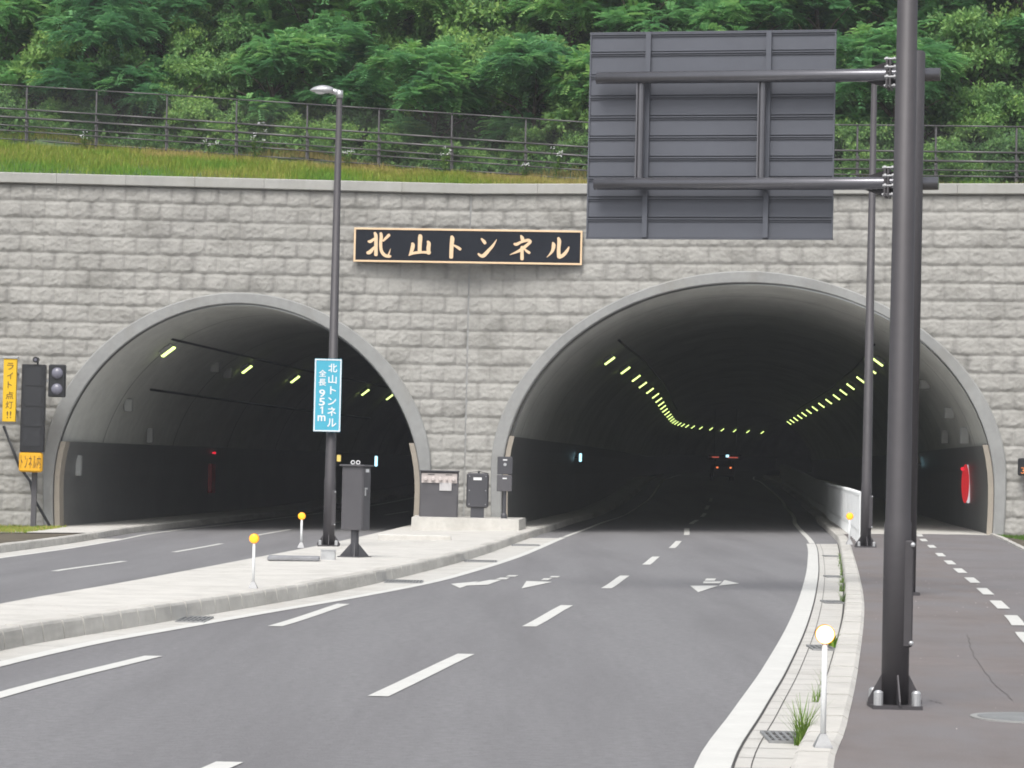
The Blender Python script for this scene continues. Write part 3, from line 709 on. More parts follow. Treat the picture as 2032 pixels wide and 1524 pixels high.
# unlit wall boxes
def wall_box(loc, size, label, nm='wall_box', rz=0.0):
    t = thing(nm, label, 'wall box', loc, 'pale boxes on the tunnel walls')
    b = MB(); b.box(loc, size, rz, bev=.03); b.build('casing', m_hous, t)
    b = MB(); b.box((loc[0], loc[1] - size[1] / 2 - .012, loc[2]), (size[0] * .8, .02, size[2] * .8), rz); b.build('cover', m_hous, t)
def on_wall(ringf, P, sgn, z, d, o=.18):
    s0, a, b_, z0, e = P
    u = a if z <= z0 else a * max(0, 1 - ((z - z0) / b_) ** e) ** (1 / e)
    return ringf(sgn * (u - o), z, d)
for z, d, sz, lab in ((3.66, 5, (.3, .35, .35), 'pale speaker box high on the right wall of the right tunnel'), (2.95, 3.2, (.25, .3, .5), 'pale box on the right wall just above the dark boards, nearest the mouth'),
                      (3.0, 10, (.22, .3, .45), 'smaller pale box deeper in on the right wall above the dark boards'), (4.6, 7, (.3, .4, .3), 'pale box half behind the front pole in the right tunnel')):
    wall_box(on_wall(ringR, ARCH['R']['inn'], 1, z, d + 3), sz, lab)
for z, d, sz, lab in ((3.35, 6, (.25, .3, .4), 'upper pale box on the left wall of the left tunnel'), (2.45, 11, (.2, .3, .5), 'pale box sitting on top of the dark boards of the left tunnel'),
                      (1.45, 2.2, (.16, .3, .62), 'narrow pale plate low on the left wall by the left tunnel mouth'), (4.85, 14, (.3, .4, .35), 'pale box beside the second lamp of the left tunnel'), (4.75, 17, (.3, .4, .35), 'pale box between the second and third lamps of the left tunnel')):
    wall_box(on_wall(ringL, ARCH['L']['inn'], -1, z, d), sz, lab)
def duct(ringf, P, sgn, z, d0, d1, label):
    mb = MB(); pts = [on_wall(ringf, P, sgn, z, d, .10) for d in np.arange(d0, d1, 2.5)]
    mb.tube(pts, .038, 8); o = mb.build('cable_duct', m_black, None, smooth=True); tag(o, label, 'cable duct', 'cable ducts in the tunnels')
duct(ringL, ARCH['L']['inn'], -1, 3.9, 8, 60, 'dark cable duct running along the middle of the left tunnel wall')
duct(ringL, ARCH['L']['inn'], -1, 5.35, 4, 60, 'dark cable duct above the lamps in the left tunnel')
duct(ringR, ARCH['R']['inn'], -1, 5.95, 12, 120, 'cable duct above the left lamp row in the right tunnel')
duct(ringR, ARCH['R']['inn'], 1, 5.95, 12, 120, 'cable duct above the right lamp row in the right tunnel')
# emergency cabinet with red light on the right wall
t = thing('emergency_cabinet', 'red and white emergency cabinet with red light on the right tunnel wall', 'emergency cabinet', (13.7, 86.0, .2))
q = on_wall(ringR, ARCH['R']['inn'], 1, 1.6, 7.6, .2); qx, qy = q[0], q[1]
def oval(mb, c, a, b_, th):
    n = 28; vs = [(c[0] + a * math.cos(2 * math.pi * i / n), c[1] + dy, c[2] + b_ * math.sin(2 * math.pi * i / n)) for dy in (-th / 2, th / 2) for i in range(n)]
    mb.add(vs, [tuple(range(n - 1, -1, -1)), tuple(range(n, 2 * n))] + [(i, (i + 1) % n, n + (i + 1) % n, n + i) for i in range(n)])
b = MB(); oval(b, (qx + .035, qy, 1.50), .14, .60, .05); b.box((qx + .06, qy + .12, 1.5), (.2, .2, .3)); b.build('casing', m_whtsign, t)
b = MB(); oval(b, (qx - .07, qy - .06, 1.50), .12, .60, .05); b.build('door', m_redsign, t)
b = MB(); b.dome((qx - .26, qy - .66, 1.95), .06, (-.3, -1, 0), .8); b.tube([(qx - .26, qy - .66, 1.95), (qx - .2, qy - .5, 1.95)], .04, 8); b.build('red_lamp', m_redl, t)
q = on_wall(ringL, ARCH['L']['inn'], -1, 1.3, 23, .2)
t = thing('emergency_cabinet', 'dim dark red emergency cabinet under a small red light in the left tunnel', 'emergency cabinet', (q[0], q[1], -.2))
b = MB(); b.box((q[0] + .03, q[1], 1.0), (.16, .7, 1.1), -.1, bev=.02); b.build('casing', m_red, t)
b = MB(); b.dome((q[0] + .12, q[1], 1.95), .05, (0, -1, 0), .9); b.box((q[0] + .02, q[1] + .03, 1.95), (.2, .05, .05)); b.build('red_lamp', m_redl, t)
# far guidance lamps
def marker(loc, m, sz, label, post=True, wall=None):
    t = thing('guide_light', label, 'guide light', loc, 'small guide lights deep inside the tunnels')
    b = MB(); b.box(loc, sz, bev=.02); b.build('lamp', m, t)
    b = MB(); b.box((loc[0], loc[1] + .08, loc[2]), (sz[0] + .04, .08, sz[2] + .04)); 
    if wall is not None: b.tube([(loc[0], loc[1] + .08, loc[2]), wall], .03, 6)
    b.build('bracket', m_black, t)
def Rw(sgn, z, d, o=.3): return on_wall(ringR, ARCH['R']['inn'], sgn, z, d, o)
q = Rw(-1, 2.1, 30, .35); marker(q, m_cyan, (.10, .06, .32), 'small white upright light on the left wall inside the right tunnel', wall=Rw(-1, 2.1, 30, 0))
q = Rw(1, 2.3, 38, .5); marker(q, m_yl, (.16, .08, .26), 'yellowish light on the right wall beside the street lamp pole', wall=Rw(1, 2.3, 38, 0))
q = Rw(1, 2.15, 32, .5); marker(q, m_cyan, (.12, .08, .34), 'pale blue-white light on the right wall just left of the street lamp pole', wall=Rw(1, 2.15, 32, 0))
q = on_wall(ringL, ARCH['L']['inn'], 1, 2.0, 18, .4); marker((-4.45, 92, 1.78), m_cyan, (.09, .08, .34), 'pale blue light above the right edge of the metal cabinet in the left tunnel')
marker((-5.75, 93, 1.85), m_yl, (.13, .08, .22), 'small yellow light above the left edge of the metal cabinet in the left tunnel')
# car with lit tail lights far inside
cy = 196.0; cx = cy * (1440 - 1016) / F_PX; cz = g(cx, cy)
t = thing('car', 'dark car far inside the right tunnel with two orange-red tail lights', 'car', (cx, cy, cz))
b = MB()
sec = [(-.72, .28), (-.78, .55), (-.76, .92), (-.62, 1.48), (-.50, 1.56), (.50, 1.56), (.62, 1.48), (.76, .92), (.78, .55), (.72, .28)]
ring_y = [(0, .96), (.12, 1.0), (2.2, 1.0), (3.3, .98), (3.45, .9)]
vs = []
for yy, s_ in ring_y:
    for x, z in sec:
        zz = z if (yy < 2.4 or z < 1.0) else .98
        vs.append((cx + x * s_, cy + yy, cz + zz))
k = len(sec); fs = [(r * k + i, r * k + (i + 1) % k, (r + 1) * k + (i + 1) % k, (r + 1) * k + i) for r in range(4) for i in range(k)] + [tuple(range(k)), tuple(range(4 * k, 5 * k))]
b.add(vs, fs); b.build('body', m_car, t)
b = MB(); b.poly([(cx - .60, cy - .012, cz + 1.0), (cx + .60, cy - .012, cz + 1.0), (cx + .50, cy - .012, cz + 1.42), (cx - .50, cy - .012, cz + 1.42)]); b.build('rear_window', m_glass, t)
for sx in (-1, 1):
    b = MB(); b.box((cx + sx * .47, cy - .03, cz + .93), (.13, .05, .10), bev=.02); b.build('tail_light', m_tail, t)
    for yy in (.6, 2.8):
        b = MB(); b.tube([(cx + sx * .62, cy + yy, cz + .29), (cx + sx * .76, cy + yy, cz + .29)], .29, 16); b.build('wheel', m_rub, t)
b = MB(); b.box((cx, cy - .02, cz + .45), (1.4, .08, .18), bev=.02); b.build('bumper', m_car, t)
# hanging board with dim red display over the far carriageway
gx, gy = 198 * (1442 - 1016) / F_PX, 205.0; gx = gy * (1442 - 1016) / F_PX; gz = 2.62
t = thing('hanging_display', 'small dark display with two dim red bars far inside the right tunnel', 'display board', (gx, gy, gz))
b = MB(); b.box((gx, gy + .1, gz), (2.5, .12, .34), bev=.02); b.build('casing', m_black, t)
for dx, w_ in ((-.72, .52), (.58, .72)):
    b = MB(); b.box((gx + dx, gy + .02, gz), (w_, .04, .07)); b.build('red_bar', m_bar, t)
b = MB(); b.box((gx - .05 + .22, gy + .02, gz + .1), (.22, .04, .18)); b.build('light', m_cyan, t)
for dx in (-.8, .8):
    b = MB(); b.tube([(gx + dx, gy + .1, gz + .15), (gx + dx, gy + .1, gz + 3.6)], .01, 6); b.build('hanger', m_black, t)

# ---------------------------------------------------------------- white guard fence along the walkway
t = thing('guard_fence', 'white slatted guard fence between carriageway and walkway, running into the right tunnel', 'guard fence', (8.4, 66.6, .1))
fx = lambda Y: kerb_r(Y) + .16 if Y > 72 else kerb_r(Y) + .16 + (72 - Y) * .012
Y = 66.6; pm1, rl = MB(), MB(); posts = []
prev = None
while Y < 190:
    x = fx(Y); z = g(x, Y) + .125
    posts.append((x, Y, z)); Y += 1.5 if Y < 130 else 3
for a, b_ in zip(posts[:-1], posts[1:]):
    pa, pb = Vector(a), Vector(b_); n = 8; d = (pb - pa)
    ang = math.atan2(d.y, d.x)
    for zz, hh in ((1.16, .07), (.30, .06)):
        c = (pa + pb) / 2; rl.box((c.x, c.y, c.z + zz), (d.length - .05, .05, hh), ang)
    for i in range(n):
        c = pa + d * ((i + .5) / n); pm1.box((c.x, c.y, c.z + .73), (d.length / n * .74, .03, .80), ang, bev=.01)
pm1.build('slat_panel', m_wht, t); rl.build('rail', m_wht, t)
for p in posts[:60]:
    b = MB(); b.tube([(p[0], p[1], p[2] - .12), (p[0], p[1], p[2] + 1.22)], .045, 8); b.dome((p[0], p[1], p[2] + 1.22), .05, (0, 0, 1), .8, 8, 3); b.build('post', m_wht, t, smooth=False)

# ---------------------------------------------------------------- fences on top of the portals
def top_fence(name, label, P, n, endcap):
    """P: list of (x, y, ztop); n bays"""
    t = thing('slope_fence', label, 'fence', (P[0][0], P[0][1], P[0][2] - 1.87), 'dark rail fences above the portals')
    L = [0]
    for a, b_ in zip(P[:-1], P[1:]): L.append(L[-1] + math.dist(a, b_))
    def at(s):
        for i in range(len(P) - 1):
            if s <= L[i + 1] or i == len(P) - 2:
                k = (s - L[i]) / (L[i + 1] - L[i]); return Vector(P[i]) * (1 - k) + Vector(P[i + 1]) * k
    pts = [at(L[-1] * i / n) for i in range(n + 1)] if endcap is None else [at(L[-1] * (x_ - P[0][0]) / (P[-1][0] - P[0][0])) for x_ in endcap]
    for p in pts:
        b = MB(); b.box((p.x, p.y, p.z - .95), (.055, .075, 1.95), bev=.01); b.box((p.x + .05, p.y + .02, p.z - 1.4), (.035, .06, 1.0))
        b.box((p.x, p.y - .05, p.z - 1.12), (.07, .03, .05)); b.build('post', m_rail, t)
    r = MB(); wv = MB()
    for a, b_ in zip(pts[:-1], pts[1:]):
        for dz, rr in ((.0, .024), (-.75, .032), (-1.02, .038), (-1.28, .023), (-1.45, .023), (-1.72, .02)):
            o = Vector((0, -.05, dz)); r.tube([a + o, b_ + o], rr, 6)
        # diamond wire netting
        d = b_ - a; nn = 38; H = 1.72
        for i in range(-nn, nn):
            for sg_ in (1, -1):
                # wire from bottom to top, leaning one way
                s1, s2 = i / nn, i / nn + H / d.length
                if sg_ < 0: s1, s2 = s2, s1
                lo, hi = 0.0, 1.0
                ds_ = s2 - s1
                t0 = (0 - s1) / ds_; t1 = (1 - s1) / ds_
                if t0 > t1: t0, t1 = t1, t0
                t0, t1 = max(0, t0), min(1, t1)
                if t1 - t0 < .02: continue
                p = a + d * (s1 + ds_ * t0) + Vector((0, 0, -H * (1 - t0))); q = a + d * (s1 + ds_ * t1) + Vector((0, 0, -H * (1 - t1)))
                wr = .0013; pv = Vector((wr, 0, 0)); dv = Vector((0, wr, 0))
                k0 = len(wv.v); wv.v += [tuple(p - pv), tuple(p + pv), tuple(p + dv), tuple(q - pv), tuple(q + pv), tuple(q + dv)]
                wv.f += [(k0, k0 + 1, k0 + 4, k0 + 3), (k0 + 1, k0 + 2, k0 + 5, k0 + 4), (k0 + 2, k0, k0 + 3, k0 + 5)]
    r.build('rail', m_rail, t, smooth=True); wv.build('wire_netting', m_wire, t, recalc=False)
top_fence('L', 'dark rail and netting fence sloping down along the grass above the left tunnel', [(-20.2, 88.8, 13.72), (-16.523, 88.0, 13.496), (-11.236, 86.9, 13.147), (2.5, 83.15, 12.09)], 10, None)
top_fence('R', 'level dark rail fence above the right tunnel, behind the sign and the poles', [(2.5, 83.15, 12.09), (9.368, 80.6, 11.888), (14.525, 79.3, 11.788), (18.8, 78.3, 11.72)], 7, [2.5, 5.0, 7.5, 10.03, 12.2, 14.4, 16.6, 18.8])

# ---------------------------------------------------------------- street lamps
def base_set(t, x, y, z, r, w_, parent_m):
    b = MB(); b.box((x, y, z + .015), (w_, w_, .03)); b.build('base_plate', parent_m, t)
    gs = MB()
    for ang in (0, math.pi / 2, math.pi, 3 * math.pi / 2):
        c, s = math.cos(ang + .06), math.sin(ang + .06); n = Vector((-s, c, 0)) * .006
        p = [Vector((x + c * r * .9, y + s * r * .9, z + .03)), Vector((x + c * w_ * .55, y + s * w_ * .55, z + .03)), Vector((x + c * w_ * .55, y + s * w_ * .55, z + .06)), Vector((x + c * r * .9, y + s * r * .9, z + .26))]
        gs.add([tuple(q + n) for q in p] + [tuple(q - n) for q in p], [(0, 1, 2, 3), (7, 6, 5, 4), (0, 3, 7, 4), (1, 5, 6, 2), (2, 6, 7, 3)])
    gs.build('gusset', parent_m, t)
    for sx in (-1, 1):
        for sy in (-1, 1):
            b = MB(); b.tube([(x + sx * w_ * .38, y + sy * w_ * .38, z + .03), (x + sx * w_ * .38, y + sy * w_ * .38, z + .12), (x + sx * w_ * .38, y + sy * w_ * .38, z + .135)], [.034, .034, .02], 12); b.build('bolt_cap', m_galv, t)
def street_lamp(x, y, z, H, r0, r1, label, sleeve, head=True, hx=-.62):
    t = thing('street_lamp', label, 'street lamp', (x, y, z), 'brown street lamps')
    b = MB(); b.tube([(x, y, z + .02), (x, y, z + sleeve), (x, y, z + sleeve + .02), (x, y, z + H)], [r0, r0, r0 * .93, r1], 20); b.build('pole', m_brown, t, smooth=True)
    base_set(t, x, y, z, r0, r0 * 3.6, m_brown)
    b = MB(); b.box((x + r0 * .72, y - r0 * .35, z + .82), (r0 * .75, r0 * 1.1, .76), .0, bev=.01); d = b.build('service_door', m_brown, t)
    for zz in (.47, 1.17):
        b = MB(); b.dome((x + r0 * 1.0, y - r0 * .92, z + zz), .018, (0, -1, 0), .8, 8, 3); b.build('screw', m_galv, d)
    # head: short arm and an almond shaped luminaire
    b = MB(); b.tube([(x + .03, y, z + H - .02), (x - .12, y, z + H + .02), (x - .22, y, z + H + .03)], [.07, .065, .05], 12); b.tube([(x, y, z + H - .12), (x, y, z + H + .04)], r1 * 1.25, 12); b.build('arm', m_galv, t, smooth=True)
    vs = []; fs = []; nr, nn = 9, 14
    for i in range(nr):
        q = i / (nr - 1); xx = x - .14 - .50 * q; wv_ = .05 + .12 * math.sin(math.pi * min(1, q * .9 + .12)) ** .8; hv = .035 + .085 * math.sin(math.pi * min(1, q * .85 + .15))
        if i == nr - 1: wv_, hv = .02, .012
        for j in range(nn):
            u_ = 2 * math.pi * j / nn; zz = math.sin(u_); vs.append((xx, y + wv_ * math.cos(u_), z + H + .03 + hv * (zz if zz > 0 else zz * .45)))
    for i in range(nr - 1):
        for j in range(nn): fs.append((i * nn + j, i * nn + (j + 1) % nn, (i + 1) * nn + (j + 1) % nn, (i + 1) * nn + j))
    fs += [tuple(range(nn)), tuple(range((nr - 1) * nn, nr * nn))]
    b = MB(); b.add(vs, fs); h = b.build('lamp_head', m_galv, t, smooth=True)
    b = MB(); b.dome((x - .42, y, z + H + .005), .12, (0, 0, -1), .45, 14, 4); b.build('lens', m_label, h, smooth=True)
    return t
street_lamp(2.783, 19.85, .117, 9.6, .098, .052, 'thick dark brown street lamp pole in the right foreground, its top out of the picture', 1.32)
street_lamp(-3.86, 59.6, -.062, 9.78, .125, .062, 'tall brown street lamp on the traffic island, carrying the blue sign', 1.45)
street_lamp(8.235, 64.0, .056, 10.87, .125, .068, 'slim brown street lamp at the end of the white fence before the right arch', 1.45)
cnd = MB()

# ---------------------------------------------------------------- overhead sign seen from behind
px, py, pz = 5.545, 38.85, .09
t = thing('overhead_sign', 'large dark road sign seen from its ribbed back, on two pipes from a post', 'road sign', (px, py, pz))
b = MB(); b.tube([(px, py, pz), (px, py, 7.70), (px, py, 7.725)], [.165, .165, .14], 24); po = b.build('post', m_brown, t, smooth=False)
for p in po.data.polygons: p.use_smooth = abs(p.normal.z) < .5
b = MB(); b.box((px, py, pz + .02), (.40, .40, .04)); b.build('base_plate', m_brown, t)
# sign plane
TL, TR_, BR, BL = Vector((1.08, 40.45, 8.122)), Vector((4.55, 39.65, 8.122)), Vector((4.51, 39.65, 5.115)), Vector((1.04, 40.45, 5.12))
TL.x = BL.x = 1.045; TR_.x = BR.x = 4.545
ex = (TR_ - TL).normalized(); ey = Vector((0, 0, 1)); en = Vector((ex.y, -ex.x, 0))
Wd = (TR_ - TL).length; Hh = 3.0; O_ = Vector(BL) + Vector((0, 0, 0))
Ms = Matrix((ex, -en, ey)).transposed()
def sp(u, v, o=0.0): return O_ + ex * u + ey * v + en * o
ang_s = math.atan2(ex.y, ex.x)
pb = MB(); slat = [0, .30, .60, .895, 1.19, 1.49, 1.785, 2.08, 2.39, 2.72, 3.0]
for a, c in zip(slat[:-1], slat[1:]):
    q = sp(Wd / 2, (a + c) / 2, 0); pb.box(q, (Wd, .035, c - a - .022), M=Ms)
    q = sp(Wd / 2, c - .018, .032); pb.box(q, (Wd, .03, .018), M=Ms)
    q = sp(Wd / 2, c - .05, .028); pb.box(q, (Wd, .02, .008), M=Ms)
pb.build('sign_panel', m_panel, t)
fm = MB()
for u_, w_ in ((.006, .02), (Wd - .006, .02)): fm.box(sp(u_, 1.5, .012), (w_, .06, 3.012), M=Ms)
for v_ in (-.004, 3.004): fm.box(sp(Wd / 2, v_, .012), (Wd + .02, .06, .018), M=Ms)
fm.box(sp(Wd / 2, 1.5, -.03), (Wd - .02, .01, 2.98), M=Ms)
fm.build('panel_frame', m_panel, t)
for u_ in (.865, 2.63):
    s_ = MB(); s_.box(sp(u_, 1.5, .065), (.075, .035, 2.98), M=Ms); s_.box(sp(u_ - .03, 1.5, .05), (.012, .05, 2.98), M=Ms); s_.box(sp(u_ + .03, 1.5, .05), (.012, .05, 2.98), M=Ms); s_.build('stiffener', m_panel, t)
# pipes in front of the panel, running on behind the post
dirx = Vector((4.81, -1.15, 0)).normalized()
for z_ in (7.432, 5.889):
    a = Vector((1.13, 40.17, z_)); e_ = a + dirx * 4.96
    b = MB(); b.tube([a, a + dirx * 4.2, e_], [.088, .094, .094], 20); o = b.build('arm', m_pipe, t)
    for p in o.data.polygons: p.use_smooth = len(p.vertices) == 4
    for u_ in (.865, 2.63):
        b = MB(); b.box(sp(u_, z_ - O_.z, .15), (.06, .14, .05), M=Ms); b.build('bracket', m_panel, t)
    # bolted coupling beside the post
    cpt = a + dirx * 4.22
    fl = MB(); Mf = Matrix((dirx, Vector((-dirx.y, dirx.x, 0)), Vector((0, 0, 1)))).transposed()
    fl.box(cpt, (.03, .36, .40), M=Mf); fl.box(cpt + dirx * .045, (.03, .36, .40), M=Mf)
    for k in (-1, 1):
        for vv in (-1, 1):
            tri = [cpt + Vector((0, 0, vv * .09)), cpt + Vector((0, 0, vv * .195)), cpt - dirx * .30 + Vector((0, 0, vv * .09))]
            n = Vector((-dirx.y, dirx.x, 0)) * .006
            fl.add([tuple(q + n) for q in tri] + [tuple(q - n) for q in tri], [(0, 1, 2), (5, 4, 3), (0, 3, 4, 1), (1, 4, 5, 2), (0, 2, 5, 3)])
            tri = [cpt + dirx * .06 + Vector((0, 0, vv * .09)), cpt + dirx * .06 + Vector((0, 0, vv * .17)), cpt + dirx * .42 + Vector((0, 0, vv * .17)), cpt + dirx * .42 + Vector((0, 0, vv * .09))]
            fl.add([tuple(q + n) for q in tri] + [tuple(q - n) for q in tri], [(0, 1, 2, 3), (7, 6, 5, 4), (0, 4, 5, 1), (1, 5, 6, 2), (2, 6, 7, 3), (3, 7, 4, 0)])
    fl.build('coupling_plate', m_brown, t)
    for vv, kk in ((.21, -.12), (.09, -.17), (-.05, -.17), (-.17, -.12)):
        b = MB(); q = cpt + Vector((0, kk, vv)); b.tube([q - dirx * .07, q + dirx * .12], .02, 8); b.tube([q - dirx * .05, q - dirx * .018], .034, 6); b.tube([q + dirx * .063, q + dirx * .085], .034, 6); b.build('bolt', m_dgalv, t)
for u_ in (.80, 2.57):
    b = MB(); q = sp(u_, 0, .22); b.tube([(q.x, q.y, 5.9), (q.x, q.y, 7.42)], .055, 12); b.box((q.x - .055, q.y - .02, 6.65), (.02, .06, 1.4), ang_s); b.build('upright', m_pipe, t)

# ---------------------------------------------------------------- blue tunnel sign
t = thing('tunnel_sign', 'upright sky-blue sign with white border lettered with 951m, on the island lamp pole', 'road sign', (-3.94, 59.38, 2.39))
sx0, sx1, sz0, sz1, sy = -4.236, -3.655, 2.392, 3.957, 59.38
b = MB(); b.box(((sx0 + sx1) / 2, sy, (sz0 + sz1) / 2), (sx1 - sx0, .03, sz1 - sz0)); b.build('panel', m_blue, t)
b = MB(); yb = sy - .018
for (x0, x1, z0_, z1_) in ((sx0 + .006, sx1 - .006, sz1 - .034, sz1 - .008), (sx0 + .006, sx1 - .006, sz0 + .008, sz0 + .034), (sx0 + .006, sx0 + .032, sz0 + .034, sz1 - .034), (sx1 - .032, sx1 - .006, sz0 + .034, sz1 - .034)):
    b.box(((x0 + x1) / 2, yb, (z0_ + z1_) / 2), (x1 - x0, .006, z1_ - z0_))
b.build('border', m_label, t)
b = MB()
def sgx(fx_): return sx0 + (sx1 - sx0) * fx_
def sgz(fz_): return sz1 - (sz1 - sz0) * fz_
for ch, fx_, fz_, w_, h_ in (('北', .67, .125, .19, .185), ('山', .67, .28, .18, .18), ('ト', .70, .43, .13, .17), ('ン', .67, .58, .18, .17), ('ネ', .67, .72, .19, .19), ('ル', .68, .875, .20, .18),
                             ('全', .30, .20, .165, .15), ('長', .30, .325, .165, .15), ('9', .30, .475, .13, .165), ('5', .30, .59, .13, .165), ('m', .30, .815, .17, .125)):
    put_text(b, ch, w_, h_, sgx(fx_), sgz(fz_), sy - .017, bold=.0 if ch == '1' else .018)
x1, z1, h1 = sgx(.305), sgz(.705), .08          # the figure 1: stem with a flag, one outline
o1 = [(x1 - .004, z1 - h1), (x1 + .026, z1 - h1), (x1 + .026, z1 + h1), (x1 + .002, z1 + h1), (x1 - .034, z1 + h1 * .62), (x1 - .034, z1 + h1 * .36), (x1 - .004, z1 + h1 * .56)]
b.add([(x, sy - .021, z) for x, z in o1] + [(x, sy - .013, z) for x, z in o1], [tuple(range(7)), tuple(range(13, 6, -1))] + [(i, (i + 1) % 7, 7 + (i + 1) % 7, 7 + i) for i in range(7)])
b.build('lettering', m_label, t)
b = MB()
for zz in (2.75, 3.6): b.box((-3.88, sy + .09, zz), (.30, .16, .04))
b.build('clamp', m_galv, t)

# ---------------------------------------------------------------- name plaque
t = thing('name_plaque', 'long black plaque with gold border and gold brush-style characters on the block wall', 'plaque', (-1.3, 79.7, 7.5))
PA = Vector((-4.56, 80.2, 0)); PB = Vector((2.04, 79.55, 0)); pe = (PB - PA).normalized(); pn = Vector((pe.y, -pe.x, 0)); Mp = Matrix((pe, -pn, Vector((0, 0, 1)))).transposed()
u0, u1, v0, v1 = -.11, 6.525, 7.543, 8.535
def pq(u_, v_, o): q = PA + pe * u_ + pn * o; return Vector((q.x, q.y, v_))
b = MB(); b.box(pq((u0 + u1) / 2, (v0 + v1) / 2, 0), (u1 - u0, .08, v1 - v0), M=Mp); b.build('board', m_blk, t)
b = MB()
for (a0, a1, c0, c1) in ((u0, u1, v1 - .055, v1), (u0, u1, v0, v0 + .055), (u0, u0 + .055, v0 + .055, v1 - .055), (u1 - .055, u1, v0 + .055, v1 - .055)):
    b.box(pq((a0 + a1) / 2, (c0 + c1) / 2, .045), (a1 - a0, .03, c1 - c0), M=Mp, bev=.006)
b.build('border', m_gold, t)
def stroke(mb, pts, depth):
    """brush stroke: swept outline with round ends, raised off the board"""
    P2 = []
    for i in range(len(pts) - 1):
        p0 = pts[max(i - 1, 0)]; p1 = pts[i]; p2 = pts[i + 1]; p3 = pts[min(i + 2, len(pts) - 1)]
        for k in range(6):
            s_ = k / 6; P2.append(tuple(.5 * ((2 * p1[c]) + (-p0[c] + p2[c]) * s_ + (2 * p0[c] - 5 * p1[c] + 4 * p2[c] - p3[c]) * s_**2 + (-p0[c] + 3 * p1[c] - 3 * p2[c] + p3[c]) * s_**3) for c in range(3)))
    P2.append(tuple(pts[-1])); L_, R_ = [], []
    for i, (x, z, w_) in enumerate(P2):
        a = P2[max(i - 1, 0)]; c = P2[min(i + 1, len(P2) - 1)]; dx, dz = c[0] - a[0], c[1] - a[1]; n = math.hypot(dx, dz) or 1
        nx_, nz_ = -dz / n * w_ / 2, dx / n * w_ / 2; L_.append((x + nx_, z + nz_)); R_.append((x - nx_, z - nz_))
        if i == 0: cap0 = [(x - dx / n * w_ * .32 + nx_ * .6, z - dz / n * w_ * .32 + nz_ * .6), (x - dx / n * w_ * .32 - nx_ * .6, z - dz / n * w_ * .32 - nz_ * .6)]
        if i == len(P2) - 1: cap1 = [(x + dx / n * w_ * .32 + nx_ * .6, z + dz / n * w_ * .32 + nz_ * .6), (x + dx / n * w_ * .32 - nx_ * .6, z + dz / n * w_ * .32 - nz_ * .6)]
    L_ = [cap0[0]] + L_ + [cap1[0]]; R_ = [cap0[1]] + R_ + [cap1[1]]
    n = len(L_); vs = []
    for o in (.036, depth):
        vs += [tuple(pq(x, z, o)) for x, z in L_] + [tuple(pq(x, z, o)) for x, z in R_]
    fs = []
    for i in range(n - 1):
        fs.append((2 * n + i, 2 * n + i + 1, 3 * n + i + 1, 3 * n + i))
        fs.append((i, i + 1, 2 * n + i + 1, 2 * n + i)); fs.append((n + i, n + i + 1, 3 * n + i + 1, 3 * n + i))
    fs.append((0, 2 * n, 3 * n, n)); fs.append((n - 1, 3 * n - 1, 4 * n - 1, 2 * n - 1))
    mb.add(vs, fs)
for ch in CHARS:
    b = MB()
    for i, s_ in enumerate(ch): stroke(b, s_, .055 + .002 * i)
    b.build('character', m_gold, t)

# ---------------------------------------------------------------- warning signs at the left edge
t = thing('headlight_sign', 'narrow yellow upright sign with dark lettering at the left edge of the picture', 'sign', (-14.3, 78.9, 2.67), None)
b = MB(); b.box((-14.305, 79.0, 3.57), (.375, .14, 1.80), bev=.01); b.build('panel', m_yel, t)
b = MB(); b.box((-14.305, 79.0, 4.50), (.44, .2, .07), bev=.01); b.build('hood', m_hous, t)
b = MB()
for ch, zz, w_, h_ in (('ラ', 4.25, .19, .19), ('イ', 3.98, .17, .19), ('ト', 3.72, .12, .19), ('点', 3.42, .22, .21), ('灯', 3.15, .21, .21), ('!!', 2.87, .13, .2)):
    if ch == '!':
        for dx in (-.045, .06): put_text(b, ch, w_, h_, -14.30 + dx, zz, 78.925)
    else: put_text(b, ch, w_, h_, -14.30, zz, 78.925)
b.build('lettering', m_ink, t)
b = MB()
for zz in (3.0, 4.1): b.box((-14.305, 79.6, zz), (.06, 1.15, .06))
b.build('bracket', m_galv, t)
t = thing('display_board', 'tall blank black display board with amber lettered panel below, left of the left arch', 'display board', (-13.62, 78.9, 1.24))
b = MB(); b.box((-13.625, 79.0, 3.07), (.68, .22, 2.50), bev=.015); b.build('casing', m_black, t)
b = MB()
for zz, hh in ((3.98, .52), (3.40, .52), (2.82, .52), (2.24, .52)): b.box((-13.625, 78.885, zz), (.50, .015, hh))
b.build('display', mat('display_glass', (.03, .032, .036), .25), t)
b = MB(); b.box((-13.65, 79.0, 1.535), (.665, .2, .575), bev=.05); b.build('name_panel', m_yel2, t)
b = MB()
for i, (ch, w_) in enumerate((('ト', .05), ('ン', .075), ('ネ', .09), ('ル', .085), ('内', .11))): put_text(b, ch, w_, .36, -13.895 + .122 * i, 1.54, 78.893)
b.build('lettering', m_ink, t)
b = MB(); b.box((-13.6, 79.35, 2.6), (.16, .16, 5.6 - .0)); 
b = MB(); b.box((-13.6, 79.38, 1.86), (.14, .14, 4.5)); b.box((-13.6, 79.2, 3.9), (.5, .3, .08)); b.box((-13.6, 79.2, 2.2), (.5, .3, .08)); b.build('post', m_box, t)
t = thing('warning_light', 'black two-lens warning light beside the tall display board', 'signal light', (-12.96, 78.9, 3.4))
b = MB(); b.box((-12.962, 79.0, 3.865), (.48, .2, .93), bev=.03); b.build('casing', m_black, t)
for zz in (4.085, 3.63):
    b = MB(); b.dome((-12.955, 78.9, zz), .165, (0, -1, .15), .55, 20, 6); b.build('lens', m_lens, t, smooth=True)
